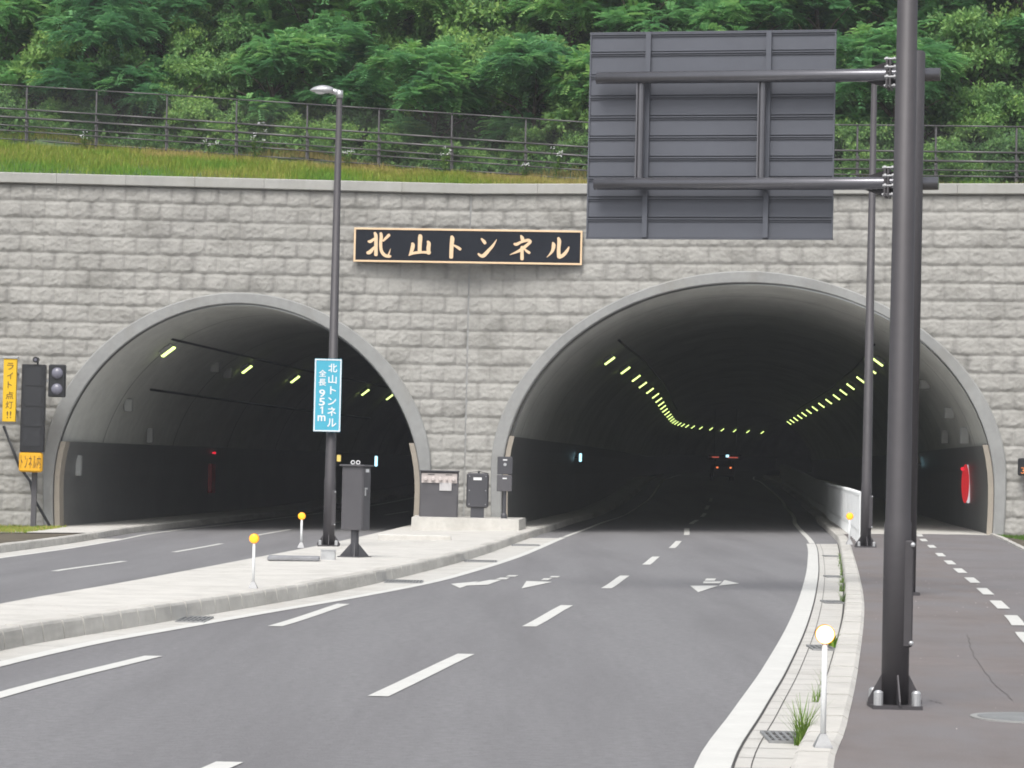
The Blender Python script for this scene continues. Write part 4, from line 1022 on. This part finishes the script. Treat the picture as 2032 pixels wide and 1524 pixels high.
b = MB(); b.box((-13.25, 79.12, 3.87), (.3, .08, .08)); b.build('bracket', m_galv, t)
t = thing('camera', 'small black round camera on top of the display board', 'camera', (-13.59, 78.9, 4.33))
b = MB(); b.tube([(-13.57, 78.82, 4.45), (-13.57, 79.02, 4.45)], .085, 16); b.build('casing', m_black, t, smooth=False)
b = MB(); b.tube([(-13.57, 78.80, 4.45), (-13.57, 78.815, 4.45)], .04, 12); b.build('lens', m_lens, t)
b = MB(); b.box((-13.53, 78.98, 4.36), (.05, .05, .1)); b.build('mount', m_black, t)
mb = MB(); mb.tube([(-14.62, 79.9, 2.55), (-14.133, 79.85, 1.407), (-13.80, 79.8, .982), (-13.66, 79.75, .479), (-13.12, 79.6, -.36)], .042, 8)
tag(mb.build('cable_conduit', m_black, None, smooth=True), 'thin dark cable pipe slanting down the block wall to the foot of the left arch', 'cable conduit')
t = thing('display_box', 'small dark box with an orange digit cut by the right edge of the picture', 'display box', (14.3, 76.4, 1.8))
b = MB(); b.box((14.32, 76.5, 2.03), (.62, .2, .48), -.2, bev=.03); b.build('casing', m_black, t)
b = MB(); put_text(b, '3', .11, .17, 14.13, 1.93, 76.40); b.build('digit', m_orange, t)

# ---------------------------------------------------------------- plinth and cabinets between the bores
mb = MB(); mb.add([(-2.72, 77.0, -.35), (.287, 77.0, -.35), (.50, 79.9, -.35), (-2.72, 80.1, -.35), (-2.70, 77.02, .25), (.275, 77.02, .25), (.48, 79.9, .25), (-2.70, 80.1, .25)],
                  [(3, 2, 1, 0), (4, 5, 6, 7), (0, 1, 5, 4), (1, 2, 6, 5), (2, 3, 7, 6), (3, 0, 4, 7)])
tag(mb.build('concrete_plinth', m_conc, None), 'long low concrete plinth under the dark cabinets between the two arches', 'plinth')
t = thing('hydrant_cabinet', 'wide dark cabinet with a pale plate of five round outlets, left one on the plinth', 'hydrant cabinet', (-2.0, 78.3, .25))
b = MB(); b.box((-1.99, 78.5, .89), (1.08, .5, 1.28), bev=.012); b.build('casing', m_box, t)
b = MB(); b.box((-1.99, 78.235, .55), (1.0, .03, .60)); b.build('door', m_box, t)
b = MB(); b.box((-1.99, 78.235, 1.345), (1.0, .03, .27)); f_ = b.build('outlet_plate', m_lpan, t)
for dx in (-.385, -.175, .03, .215, .40):
    b = MB(); rr = .055 if abs(dx - .215) > .01 else .035; b.tube([(-1.99 + dx, 78.22, 1.32), (-1.99 + dx, 78.15, 1.32), (-1.99 + dx, 78.14, 1.32)], [rr, rr, rr * .7], 14); b.build('outlet', m_lpan, t)
b = MB()
for dx in (-.30, .20):
    for i in range(6): b.box((-2.0 + dx + i * .032, 78.216, 1.44), (.02, .006, .026))
b.build('caption', m_black, f_)
b = MB(); b.box((-1.81, 78.225, 1.105), (.34, .012, .22)); b.build('notice', m_lgry, t)
b = MB(); b.box((-1.99, 78.45, 1.545), (1.12, .6, .035), bev=.01); b.build('lid', m_boxd, t)
t = thing('control_cabinet', 'middle dark cabinet with a white label and silver bolts, on a short pedestal', 'cabinet', (-.9, 78.3, .25))
b = MB(); b.box((-.905, 78.5, 1.02), (.63, .34, .98), bev=.05); b.build('casing', m_boxd, t)
b = MB(); b.box((-.905, 78.315, 1.02), (.56, .02, .92), bev=.01); dr = b.build('door', m_boxd, t)
for dx in (-.23, .23):
    for zz in (.63, 1.02, 1.42):
        b = MB(); b.dome((-.905 + dx, 78.305, zz), .013, (0, -1, 0), .7, 8, 3); b.build('bolt', m_galv, dr)
b = MB(); b.box((-.91, 78.300, 1.35), (.235, .008, .075)); b.build('label', m_label, t)
b = MB(); b.box((-.9, 78.5, .39), (.38, .28, .30)); b.build('pedestal', m_boxd, t)
b = MB(); b.tube([(-.88, 78.4, 1.45), (-.88, 78.4, 1.57)], .03, 8); b.tube([(-1.2, 78.4, 1.52), (-.88, 78.4, 1.56), (-.6, 78.4, 1.50)], .012, 6); b.build('cable_gland', m_black, t)
t = thing('telephone_box', 'dark box in two halves on a slim post at the foot of the right arch', 'control box', (-.14, 78.1, .25))
b = MB(); b.box((-.145, 78.2, 1.745), (.43, .3, .50), bev=.015); b.build('upper_casing', m_boxd, t)
b = MB(); b.box((-.15, 78.2, 1.245), (.43, .3, .46), bev=.015); b.build('lower_casing', m_box, t)
for zz in (1.90, 1.38):
    b = MB(); b.box((-.145, 78.045, zz), (.12, .006, .035)); b.build('label', m_label, t)
b = MB(); b.tube([(-.145, 78.05, 1.77), (-.145, 78.035, 1.77)], .045, 16); b.build('ring_pull', m_galv, t)
b = MB(); b.tube([(-.14, 78.2, .25), (-.14, 78.2, 1.05)], .055, 12); b.tube([(-.14, 78.2, .25), (-.14, 78.2, .34), (-.14, 78.2, .40)], [.09, .09, .055], 12); b.build('post', m_boxd, t)
# big metal cabinet on the island
cz0 = .01; ccx, ccy = -2.83, 51.1
t = thing('metal_cabinet', 'tall grey metal cabinet on a flared pedestal standing on the traffic island', 'cabinet', (ccx, ccy, cz0))
rzc = math.radians(-26)
Mc = Matrix.Rotation(rzc, 3, 'Z')
def lc(x, y, z): q = Mc @ Vector((x, y, 0)); return (ccx + q.x, ccy + q.y, cz0 + z)
b = MB(); b.box(lc(0, 0, 1.09), (.43, .30, 1.17), rzc, bev=.008); b.build('casing', m_box, t)
b = MB(); b.box(lc(.222, 0, 1.09), (.018, .26, 1.13), rzc); dr = b.build('door', m_box, t)
b = MB(); b.box(lc(.24, -.07, 1.21), (.02, .02, .14), rzc); b.box(lc(.25, -.06, 1.27), (.03, .06, .03), rzc); b.build('handle', m_galv, dr)
b = MB(); b.box(lc(.234, 0, 1.60), (.006, .12, .06), rzc); b.build('label', m_label, dr)
b = MB(); b.box(lc(0, 0, 1.69), (.52, .38, .035), rzc, bev=.008); b.build('roof', m_box, t)
for dx in (-.05, .06):
    b = MB(); q = lc(dx, -.05, 1.745); n = 14
    pts = [(q[0] + .032 * math.cos(2 * math.pi * i / n), q[1], q[2] + .032 * math.sin(2 * math.pi * i / n)) for i in range(n + 1)]
    b.tube(pts, .010, 6, caps=False); b.build('lifting_eye', m_label, t)
b = MB(); b.tube([lc(0, 0, .02), lc(0, 0, .52)], .075, 16); b.build('pedestal', m_boxd, t)
b = MB()
for a in range(4):
    an = rzc + .5 + a * math.pi / 2; c, s = math.cos(an), math.sin(an); n = Vector((-s, c, 0)) * .008
    q = [Vector((ccx + c * .06, ccy + s * .06, cz0 + .02)), Vector((ccx + c * .27, ccy + s * .27, cz0 + .02)), Vector((ccx + c * .25, ccy + s * .25, cz0 + .05)), Vector((ccx + c * .06, ccy + s * .06, cz0 + .27))]
    b.add([tuple(p + n) for p in q] + [tuple(p - n) for p in q], [(0, 1, 2, 3), (7, 6, 5, 4), (0, 4, 5, 1), (1, 5, 6, 2), (2, 6, 7, 3), (3, 7, 4, 0)])
b.box((ccx, ccy, cz0 + .012), (.46, .46, .024), rzc); b.build('foot', m_boxd, t)
t = thing('junction_box', 'small square grey steel box on a concrete pad in front of the island lamp', 'junction box', (-3.18, 49, .01))
b = MB(); b.box((-3.18, 49.1, .10), (.25, .22, .19), bev=.008); b.build('casing', m_galv, t)
b = MB(); b.box((-3.18, 49.1, .196), (.27, .24, .012)); b.build('lid', m_galv, t)
b = MB(); b.box((-3.18, 49.1, -.0), (.36, .34, .045)); b.build('pad', m_conc, t)
mb = MB(); mb.box((-3.72, 48.2, .075), (.9, .7, .07), .05, bev=.02)
tag(mb.build('concrete_slab', mat('wet_concrete', (.26, .265, .28), .8, .15, 2), None), 'dark grey low concrete slab on the island left of the junction box', 'slab', 'low concrete slabs on the island')
mb = MB(); mb.box((-2.25, 66.6, -.03), (1.75, 1.0, .16), .02, bev=.02)
tag(mb.build('concrete_slab', m_conc, None), 'pale low concrete slab on the island in front of the plinth', 'slab', 'low concrete slabs on the island')

# ---------------------------------------------------------------- amber marker posts
def delineator(x, y, z, h, label, bright=False, r=.055):
    t = thing('marker_post', label, 'marker post', (x, y, z), 'white marker posts with round amber lamps')
    b = MB(); b.tube([(x, y, z + .02), (x, y, z + h - r * .8)], .017 * (r / .055), 12); b.build('post', m_wht, t, smooth=True)
    b = MB(); k = r / .055; b.add([(x + sx * .055 * k, y + sy * .055 * k, z) for sx, sy in ((-1, -1), (1, -1), (1, 1), (-1, 1))] + [(x + sx * .05 * k, y + sy * .05 * k, z + .015) for sx, sy in ((-1, -1), (1, -1), (1, 1), (-1, 1))] + [(x + sx * .02 * k, y + sy * .02 * k, z + .08 * k) for sx, sy in ((-1, -1), (1, -1), (1, 1), (-1, 1))],
        [(0, 1, 5, 4), (1, 2, 6, 5), (2, 3, 7, 6), (3, 0, 4, 7), (4, 5, 9, 8), (5, 6, 10, 9), (6, 7, 11, 10), (7, 4, 8, 11), (8, 9, 10, 11)]); b.build('foot', m_grate, t)
    b = MB(); b.tube([(x, y - .018, z + h), (x, y + .03, z + h)], r * 1.06, 24); b.build('lamp_casing', m_ambr, t)
    b = MB(); b.dome((x - .002, y - .02, z + h), r * .98, (0, -1, 0), .35, 24, 5); b.build('lens', m_amb2 if bright else m_amb, t, smooth=True)
delineator(1.91, 16.65, .145, .675, 'nearest marker post on the right kerb, its round lamp glowing almost white', True)
delineator(7.51, 61.15, .19, .62, 'marker post with amber lamp on the right kerb beside the end of the white fence', r=.075)
delineator(-3.261, 35.6, .125, .64, 'marker post with amber lamp on the island, the nearer of the left two', r=.06)
delineator(-4.33, 58.0, -.055, .66, 'marker post with amber lamp on the island\'s far edge left of the lamp pole', r=.075)
# ---------------------------------------------------------------- hillside
def wallY(X):
    return SEAM.y + (X - SEAM.x) * (AX['R'].y / AX['R'].x) if X > SEAM.x else SEAM.y + (X - SEAM.x) * (AX['L'].y / AX['L'].x)
fenceY = curve([(88.9 - 0, 0), (88, 1)])
def fY(X):
    pts = [(-30, 90.8), (-16.5, 88.0), (-11.2, 86.9), (2.1, 83.3), (9.4, 80.6), (14.5, 79.3), (30, 76.5)]
    for (a, ya), (b, yb) in zip(pts[:-1], pts[1:]):
        if X <= b: return ya + (yb - ya) * (X - a) / (b - a)
    return pts[-1][1]
def fZ(X):
    pts = [(-30, 12.2), (-16.5, 11.55), (-11.2, 11.22), (2.1, 10.15), (9.4, 9.92), (14.5, 9.85), (30, 9.8)]
    for (a, ya), (b, yb) in zip(pts[:-1], pts[1:]):
        if X <= b: return ya + (yb - ya) * (X - a) / (b - a)
    return pts[-1][1]
def hill(X, Y):
    wy = wallY(X) + .45; fy = fY(X)
    if Y <= fy:
        t = max(0.0, (Y - wy) / max(.3, fy - wy)); s = t ** .75
        return 9.80 + (fZ(X) - 9.80) * s + .05 * math.sin(X * 1.3 + Y * 2) * t
    q = Y - fy
    z = fZ(X) + .25 * min(q, 1.5) + .78 * max(0, q - 1.5) + .35 * math.sin(X * .45 + 1) * min(1, q / 4) + .3 * math.sin(X * .9 + Y * .6)
    return z
hm = MB(); nX, nT = 90, 56
for i in range(nX + 1):
    X = -34 + 68 * i / nX; wy = wallY(X) + .42
    for j in range(nT + 1):
        t = (j / nT) ** 1.6; Y = wy + t * 44; z = hill(X, Y) if j else 9.0
        hm.v.append((X, Y, z))
for i in range(nX):
    for j in range(nT):
        A = i * (nT + 1) + j; hm.f.append((A, A + nT + 1, A + nT + 2, A + 1))
hm.build('hillside', m_hill, kind='structure', smooth=True, recalc=False)

# ---------------------------------------------------------------- foliage
def rot_frames(D, rng_):
    D = D / np.linalg.norm(D, axis=1, keepdims=True)
    up = np.tile(np.array([[0, 0, 1.0]]), (len(D), 1)); S = np.cross(D, up); S /= np.linalg.norm(S, axis=1, keepdims=True) + 1e-6
    N = np.cross(S, D); return D, S, N
def leaf_quads(P, D, S, N, L, Wd_, out_v, out_t, tint):
    """one pointed quad per leaflet; P base, D along, S across"""
    a = P; b = P + D * (L * .45)[:, None] + S * Wd_[:, None] + N * (L * .06)[:, None]; c = P + D * L[:, None]; d = P + D * (L * .45)[:, None] - S * Wd_[:, None] + N * (L * .06)[:, None]
    out_v.append(np.stack([a, b, c, d], 1)); out_t.append(tint)
def crown_mesh(name, seed, R, H, nclump, nspray, kind, m, base=.25, lsize=1.0):
    """crown of clumps; each clump a fan of leafy sprays, pinnate (locust) or alternate (shrub)"""
    r = np.random.default_rng(seed); V, T = [], []
    # clumps spread over a few uneven lobes
    nl = 6; lob = []
    for i in range(nl):
        a = 2 * math.pi * i / nl + r.uniform(-.4, .4); rr = R * r.uniform(.25, .62)
        lob.append((rr * math.cos(a), rr * math.sin(a), H * r.uniform(base + .1, .78), R * r.uniform(.38, .6)))
    lob.append((0, 0, H * .8, R * .5))
    for c in range(nclump):
        lx, ly, lz, lr = lob[r.integers(len(lob))]
        d = r.normal(size=3); d[2] = abs(d[2]) * .8 - .15; d /= np.linalg.norm(d); rad = lr * r.uniform(.6, 1.08)
        cp = np.array([lx, ly, lz]) + d * rad * np.array([1, 1, .8]); ct = r.uniform(.2, .75) + .12 * d[2]
        cs = r.uniform(.28, .5) * R * .42
        n = nspray
        D0 = r.normal(size=(n, 3)); D0[:, 2] = D0[:, 2] * .35 + .1; D0 += d * .7; D0 /= np.linalg.norm(D0, axis=1, keepdims=True)
        P0 = cp + D0 * (cs * r.uniform(.05, .55, (n, 1))) + r.normal(size=(n, 3)) * cs * .22
        st = ct + r.normal(size=n) * .10
        D0, S0, N0 = rot_frames(D0, r)
        if kind == 'locust':
            npair = 6; LR = r.uniform(.28, .46, n) * lsize
            for k in range(npair):
                s_ = (k + .6) / npair
                Pk = P0 + D0 * (LR * s_)[:, None] - np.array([0, 0, 1.0]) * (LR * .45 * s_ * s_)[:, None]
                for sg_ in (1, -1):
                    Dk = S0 * sg_ * .9 + D0 * .45 - np.array([0, 0, .25]); Dk /= np.linalg.norm(Dk, axis=1, keepdims=True)
                    Sk = np.cross(N0, Dk)
                    leaf_quads(Pk, Dk, Sk, N0, (LR * .36) * r.uniform(.8, 1.15, n), LR * .085, V, T, st + r.normal(size=n) * .04)
        else:
            for k in range(7):
                s_ = (k + .3) / 7; LR = r.uniform(.22, .4, n) * lsize
                a = r.uniform(0, 2 * math.pi, n)
                Pk = P0 + D0 * (LR * s_)[:, None]
                Dk = S0 * np.cos(a)[:, None] + N0 * np.sin(a)[:, None] + D0 * .6; Dk /= np.linalg.norm(Dk, axis=1, keepdims=True)
                Sk = np.cross(Dk, r.normal(size=(n, 3))); Sk /= np.linalg.norm(Sk, axis=1, keepdims=True)
                leaf_quads(Pk, Dk, Sk, N0, r.uniform(.09, .15, n) * lsize, r.uniform(.025, .04, n) * lsize, V, T, st + r.normal(size=n) * .07)
    V = np.concatenate(V).reshape(-1, 3); T = np.clip(np.concatenate(T), 0, 1); F = np.arange(len(V)).reshape(-1, 4)
    me_o = np_mesh(name, V, F, m, tint=T); me = me_o.data; bpy.data.objects.remove(me_o); return me
def trunk_mesh(name, seed, R, H, m):
    r = random.Random(seed); b = MB(); lean = (r.uniform(-.3, .3), r.uniform(-.4, .1))
    top = Vector((lean[0], lean[1], H * .62)); b.tube([(0, 0, -.6), (lean[0] * .2, lean[1] * .2, H * .25), top], [.11, .085, .05], 8)
    for i in range(6):
        a = 2 * math.pi * i / 6 + r.uniform(-.4, .4); z0_ = H * r.uniform(.22, .55); s_ = z0_ / (H * .62)
        p = Vector((lean[0] * s_, lean[1] * s_, z0_)); q = p + Vector((math.cos(a) * R * .35, math.sin(a) * R * .35, H * .14)); e_ = p + Vector((math.cos(a) * R * .75, math.sin(a) * R * .75, H * .22))
        b.tube([p, q, e_], [.045, .032, .012], 6)
    o = b.build(name, m, smooth=True); me = o.data; bpy.data.objects.remove(o); return me
TV = []
for i in range(5):
    R_, H_ = (1.9, 4.6) if i < 3 else (2.3, 5.4)
    TV.append(('tree', crown_mesh('crown', 100 + i, R_, H_, 150, 20, 'locust', m_leaf, .12), trunk_mesh('trunk', 200 + i, R_, H_, m_bark)))
SV = []
for i in range(4):
    SV.append(('shrub', crown_mesh('foliage', 300 + i, 1.15, 1.9, 95, 16, 'shrub', m_leaf2, .05), trunk_mesh('stem', 400 + i, .9, 1.5, m_bark)))
def plant(kind, V_, i, x, y, z, rz, s, label, cat, group):
    t = thing(kind, label, cat, (x, y, z), group); t.rotation_euler = (0, 0, rz); t.scale = (s, s, s * random.uniform(.92, 1.1))
    _, cm, tm = V_[i % len(V_)]
    for nm, me in (('crown' if kind == 'tree' else 'foliage', cm), ('trunk' if kind == 'tree' else 'stem', tm)):
        o = bpy.data.objects.new(nm, me); COL.objects.link(o); o.parent = t
random.seed(21)
marks = [(-16, 'at the left edge of the picture'), (-13.2, 'above the left shoulder of the left arch'), (-10.4, 'above the crown of the left arch'), (-7.6, 'to the left of the street lamp head'),
         (-4.9, 'straight behind the street lamp head'), (-2.2, 'above the gold characters of the plaque'), (.6, 'to the left of the big sign'), (3.3, 'behind the left half of the big sign'), (6.0, 'behind the right half of the big sign'),
         (8.8, 'between the big sign and the front pole'), (11.6, 'just right of the front pole'), (14.4, 'at the right edge of the picture')]
rows = [(2.4, 1.0, 'lower'), (5.6, 1.15, 'middle'), (9.2, 1.25, 'upper'), (13.2, 1.3, 'topmost')]
for rI, (q, s, rn) in enumerate(rows):
    for k, (X, where) in enumerate(marks):
        if rI == 0 and k in (2, 9, 11): continue
        x = X + (.9 if rI % 2 else -.5) + random.uniform(-.5, .5); y = fY(x) + q + random.uniform(-.6, .6)
        plant('tree', TV, random.randrange(5), x, y, hill(x, y) - .5, random.uniform(0, 6.28), s * random.uniform(.88, 1.1),
              f'leafy tree, {rn} row on slope, {where}', 'tree', 'trees on the slope above the portals')
for kk, X in enumerate(np.arange(-18, 17.5, 1.55)):
    x = X + random.uniform(-.4, .4); y = fY(x) + 1.15 + random.uniform(0, .6); s = random.uniform(.55, .95)
    plant('shrub', SV, random.randrange(4), x, y, hill(x, y) - .35, random.uniform(0, 6.28), s, f'{ORD[kk]} bushy shrub from the left along the back of the fence', 'shrub', 'shrubs behind the fence')
LINE = {3.2: 'lowest', 5.2: 'second lowest', 7.4: 'middle', 9.6: 'second highest', 11.6: 'highest'}
for kk, X in enumerate(np.arange(-18, 17, 2.3)):
    for q in (3.2, 5.2, 7.4, 9.6, 11.6):
        x = X + random.uniform(-.8, .8); y = fY(x) + q + random.uniform(-.5, .5)
        plant('shrub', SV, random.randrange(4), x, y, hill(x, y) - .3, random.uniform(0, 6.28), random.uniform(1.0, 1.5), f'{ORD[kk]} yellowish green bush from the left in the {LINE[q]} line of bushes', 'shrub', 'bushes between the trees')

# far ground cover on the slope
r = np.random.default_rng(77); n = 60000
x = r.uniform(-20, 19, n); q = r.uniform(.2, 15, n) ** 1.0
y = np.array([fY(a) for a in x]) + q; z = np.array([hill(a, b) for a, b in zip(x, y)])
P = np.stack([x, y, z + r.uniform(0, .45, n)], 1); D = r.normal(size=(n, 3)); D[:, 2] = abs(D[:, 2]) * .6 + .1; D, S_, N_ = rot_frames(D, r)
V_, T_ = [], []; leaf_quads(P, D, S_, N_, r.uniform(.14, .28, n), r.uniform(.04, .07, n), V_, T_, r.uniform(.0, .6, n))
np_mesh('undergrowth', np.concatenate(V_).reshape(-1, 3), np.arange(n * 4).reshape(-1, 4), m_leaf2, kind='stuff', tint=np.concatenate(T_))['label'] = 'low green undergrowth covering the slope behind the fence'
bpy.data.objects['undergrowth']['category'] = 'undergrowth'

# grass bank above the coping
def blades(P, h, lean, wd, tint, r):
    n = len(P); a = r.uniform(0, 2 * math.pi, n); d = np.stack([np.cos(a), np.sin(a), np.zeros(n)], 1); s = np.stack([-np.sin(a), np.cos(a), np.zeros(n)], 1)
    up = np.array([0, 0, 1.0]); b1 = P - s * wd[:, None]; b2 = P + s * wd[:, None]
    m1 = P + up * (h * .55)[:, None] + d * (lean * .35)[:, None]; tip = P + up * h[:, None] + d * lean[:, None]
    return np.stack([b1, b2, m1 + s * wd[:, None] * .7, m1 - s * wd[:, None] * .7], 1), np.stack([m1 - s * wd[:, None] * .7, m1 + s * wd[:, None] * .7, tip + s * wd[:, None] * .15, tip - s * wd[:, None] * .15], 1), tint
def grass(name, sample, n, hr, seed, label, tfun, m=None):
    r = np.random.default_rng(seed); P = sample(r, n); n = len(P); h = r.uniform(*hr, n) * (.7 + .6 * vnoise(P[:, 0] * 1.7 + 60, P[:, 1] * 1.7, seed)); tint = tfun(P, r)
    q1, q2, t = blades(P, h, h * r.uniform(.1, .6, n), r.uniform(.005, .011, n), tint, r)
    V = np.concatenate([q1, q2]).reshape(-1, 3)
    o = np_mesh(name, V, np.arange(len(V)).reshape(-1, 4), m or m_grass, kind='stuff', tint=np.clip(np.concatenate([t, t]), 0, 1)); o['label'] = label; o['category'] = 'grass'; return o
def bank(r, n):
    x = r.uniform(-21, 16, n); f = r.uniform(0, 1.12, n) ** .9
    wy = np.array([wallY(a) + .6 for a in x]); fy = np.array([fY(a) for a in x]); y = wy + (fy - wy) * f
    keep = (x < .5) | (r.random(n) < .55)
    x, y = x[keep], y[keep]
    z = np.array([hill(a, b) for a, b in zip(x, y)]); return np.stack([x, y, z - .02], 1)
def bank_t(P, r):
    nn = vnoise(P[:, 0] * .55 + 50, P[:, 1] * .7, 9); d = np.array([(b - wallY(a)) / max(.5, fY(a) - wallY(a)) for a, b in P[:, :2]])
    return .12 + .75 * np.clip(nn * .8 + d * .55 - .25 + np.clip((P[:, 0] + 14) * .02, 0, .25), 0, 1) + r.normal(size=len(P)) * .12
grass('bank_grass', bank, 110000, (.12, .30), 5, 'yellow-green grass bank between coping and fence', bank_t)
def verge(x0, x1, y0, y1, zf):
    def f(r, n):
        x = r.uniform(x0, x1, n); y = r.uniform(y0, y1, n); return np.stack([x, y, np.array([zf(a, b) for a, b in zip(x, y)])], 1)
    return f
grass('right_verge_grass', verge(13.3, 18, 70, 76.0, lambda a, b: g(a, b) + .12), 9000, (.03, .09), 6, 'short grass beside the path at the foot of the right wall', lambda P, r: r.uniform(.1, .5, len(P)), m_weed)
grass('left_verge_grass', verge(-16.5, -12.7, 73.0, 80.0, lambda a, b: g(a, b) + .16), 14000, (.03, .10), 7, 'thin mixed grass at the foot of the left wall', lambda P, r: r.uniform(.2, .9, len(P)))

# weeds in the kerb joint
def weed(x, y, n, hr, seed, label, dead=False, broad=False):
    r = np.random.default_rng(seed); a = r.uniform(0, 2 * math.pi, n); rr = r.uniform(0, .05, n)
    P = np.stack([x + rr * np.cos(a), y + rr * np.sin(a) * 1.6, np.full(n, g(x, y) + .0)], 1)
    h = r.uniform(*hr, n); q1, q2, t = blades(P, h, h * r.uniform(.2, .9, n), r.uniform(.003, .006, n) * (2.2 if broad else 1), r.uniform(.2, .95, n), r)
    V = np.concatenate([q1, q2]).reshape(-1, 3)
    o = np_mesh('weed', V, np.arange(len(V)).reshape(-1, 4), m_grass if dead else m_weed, tint=np.concatenate([t, t]))
    tag(o, label, 'weed', 'weeds growing in the right kerb joint')
weed(kerb_r(18.15) - .29, 18.15, 120, (.08, .34), 1, 'tall green grass tuft beside the nearest grating at the foot of the near marker post')
weed(kerb_r(23.2) - .29, 23.2, 20, (.05, .16), 2, 'thin wispy weed in the kerb joint halfway between the nearest two gratings')
weed(kerb_r(21.6) - .29, 21.6, 22, (.05, .16), 3, 'small sprig in the kerb joint just behind the near marker post')
weed(kerb_r(28.4) - .29, 28.4, 60, (.05, .16), 4, 'low broad-leaved dark weed beside the second grating', True, True)
weed(kerb_r(38.9) - .29, 38.9, 34, (.05, .15), 5, 'weed clump beside the third grating')
weed(kerb_r(42.5) - .29, 42.5, 34, (.05, .18), 6, 'long weed clump in the kerb joint where the gutter bends')
weed(kerb_r(46.0) - .29, 46.0, 30, (.05, .15), 7, 'weed row below the bend of the right kerb')
for i, yy in enumerate(np.arange(49.5, 62, 1.6)):
    weed(kerb_r(yy) - .29, yy, 16, (.03, .10), 20 + i, f'{ORD[i]} small weed beyond the bend in the right kerb joint')
# flowering weeds by the fence
def flower_weed(x, y, h, seed, label):
    z = hill(x, y); r = np.random.default_rng(seed); t = thing('flowering_weed', label, 'flowering weed', (x, y, z), 'white-flowered weeds by the fence')
    b = MB(); st = []
    for i in range(5):
        a = r.uniform(0, 6.28); k = r.uniform(.05, .22); e_ = (x + math.cos(a) * k, y + math.sin(a) * k, z + h * r.uniform(.75, 1)); b.tube([(x, y, z - .05), ((x + e_[0]) / 2, (y + e_[1]) / 2, z + h * .55), e_], [.008, .006, .004], 5); st.append(e_)
    b.build('stem', m_weed, t)
    n = 90; s_ = r.uniform(.1, .95, n); k = r.integers(0, 5, n); E_ = np.array(st)[k]; P = np.array([x, y, z]) * (1 - s_[:, None]) + E_ * s_[:, None]
    D = r.normal(size=(n, 3)); D[:, 2] *= .4; D, S_, N_ = rot_frames(D, r); V_, T_ = [], []; leaf_quads(P, D, S_, N_, r.uniform(.08, .16, n), r.uniform(.015, .03, n), V_, T_, r.uniform(.3, 1, n))
    o = np_mesh('leaves', np.concatenate(V_).reshape(-1, 3), np.arange(n * 4).reshape(-1, 4), m_weed, t, tint=np.concatenate(T_))
    for e_ in st:
        b = MB()
        for _ in range(5): c = (e_[0] + r.uniform(-.06, .06), e_[1] + r.uniform(-.06, .06), e_[2] + r.uniform(-.03, .04)); b.dome(c, r.uniform(.011, .02), (0, -.5, 1), .6, 7, 3)
        b.build('flower', m_label, t)
for i, (px_, q, h, lab) in enumerate(((-9.55, -.4, .62, 'flowering weed at the fence above the crown of the left arch'), (-8.1, -.3, .95, 'tallest flowering weed at the fence, left of the street lamp'), (-7.9, .2, 1.1, 'flowering weed right behind the tallest one, left of the street lamp'),
                                (-5.2, -.3, .7, 'flowering weed just left of the island street lamp pole, by the fence'), (-2.2, -.5, .9, 'flowering weed at the fence above the middle of the plaque'), (.2, -.2, .75, 'flowering weed at the fence above the right half of the plaque'),
                                (1.15, -.4, 1.2, 'tall thin flowering weed at the fence left of the big sign'), (-13.7, -.2, .6, 'small flowering weed at the fence near the left edge'))):
    flower_weed(px_, fY(px_) + q, h, 60 + i, lab)
add_haze()

# scattered grit and small chips on the pavement and island
random.seed(91); gr = MB()
def chip(x, y, z, s):
    a = random.uniform(0, 6.28); P = [(x + s * math.cos(a + k * 1.57) * random.uniform(.6, 1), y + s * 1.3 * math.sin(a + k * 1.57) * random.uniform(.6, 1), z) for k in range(4)]
    gr.add(P + [(x, y, z + s * .7)], [(0, 1, 4), (1, 2, 4), (2, 3, 4), (3, 0, 4)])
for _ in range(170):
    Y = random.uniform(15, 48); x = random.uniform(kerb_r(Y) + .05, sw_r(Y) - .1); chip(x, Y, g(x, Y) + .122, random.uniform(.004, .012))
for _ in range(120):
    Y = random.uniform(22, 72); x = random.uniform(isl_l(Y) + .1, isl_kb(Y) - .25); chip(x, Y, g(x, Y) + .182, random.uniform(.004, .014))
o = gr.build('grit', m_lpan, kind='stuff'); o['label'] = 'fine pale grit scattered on the pavement and island'; o['category'] = 'grit'
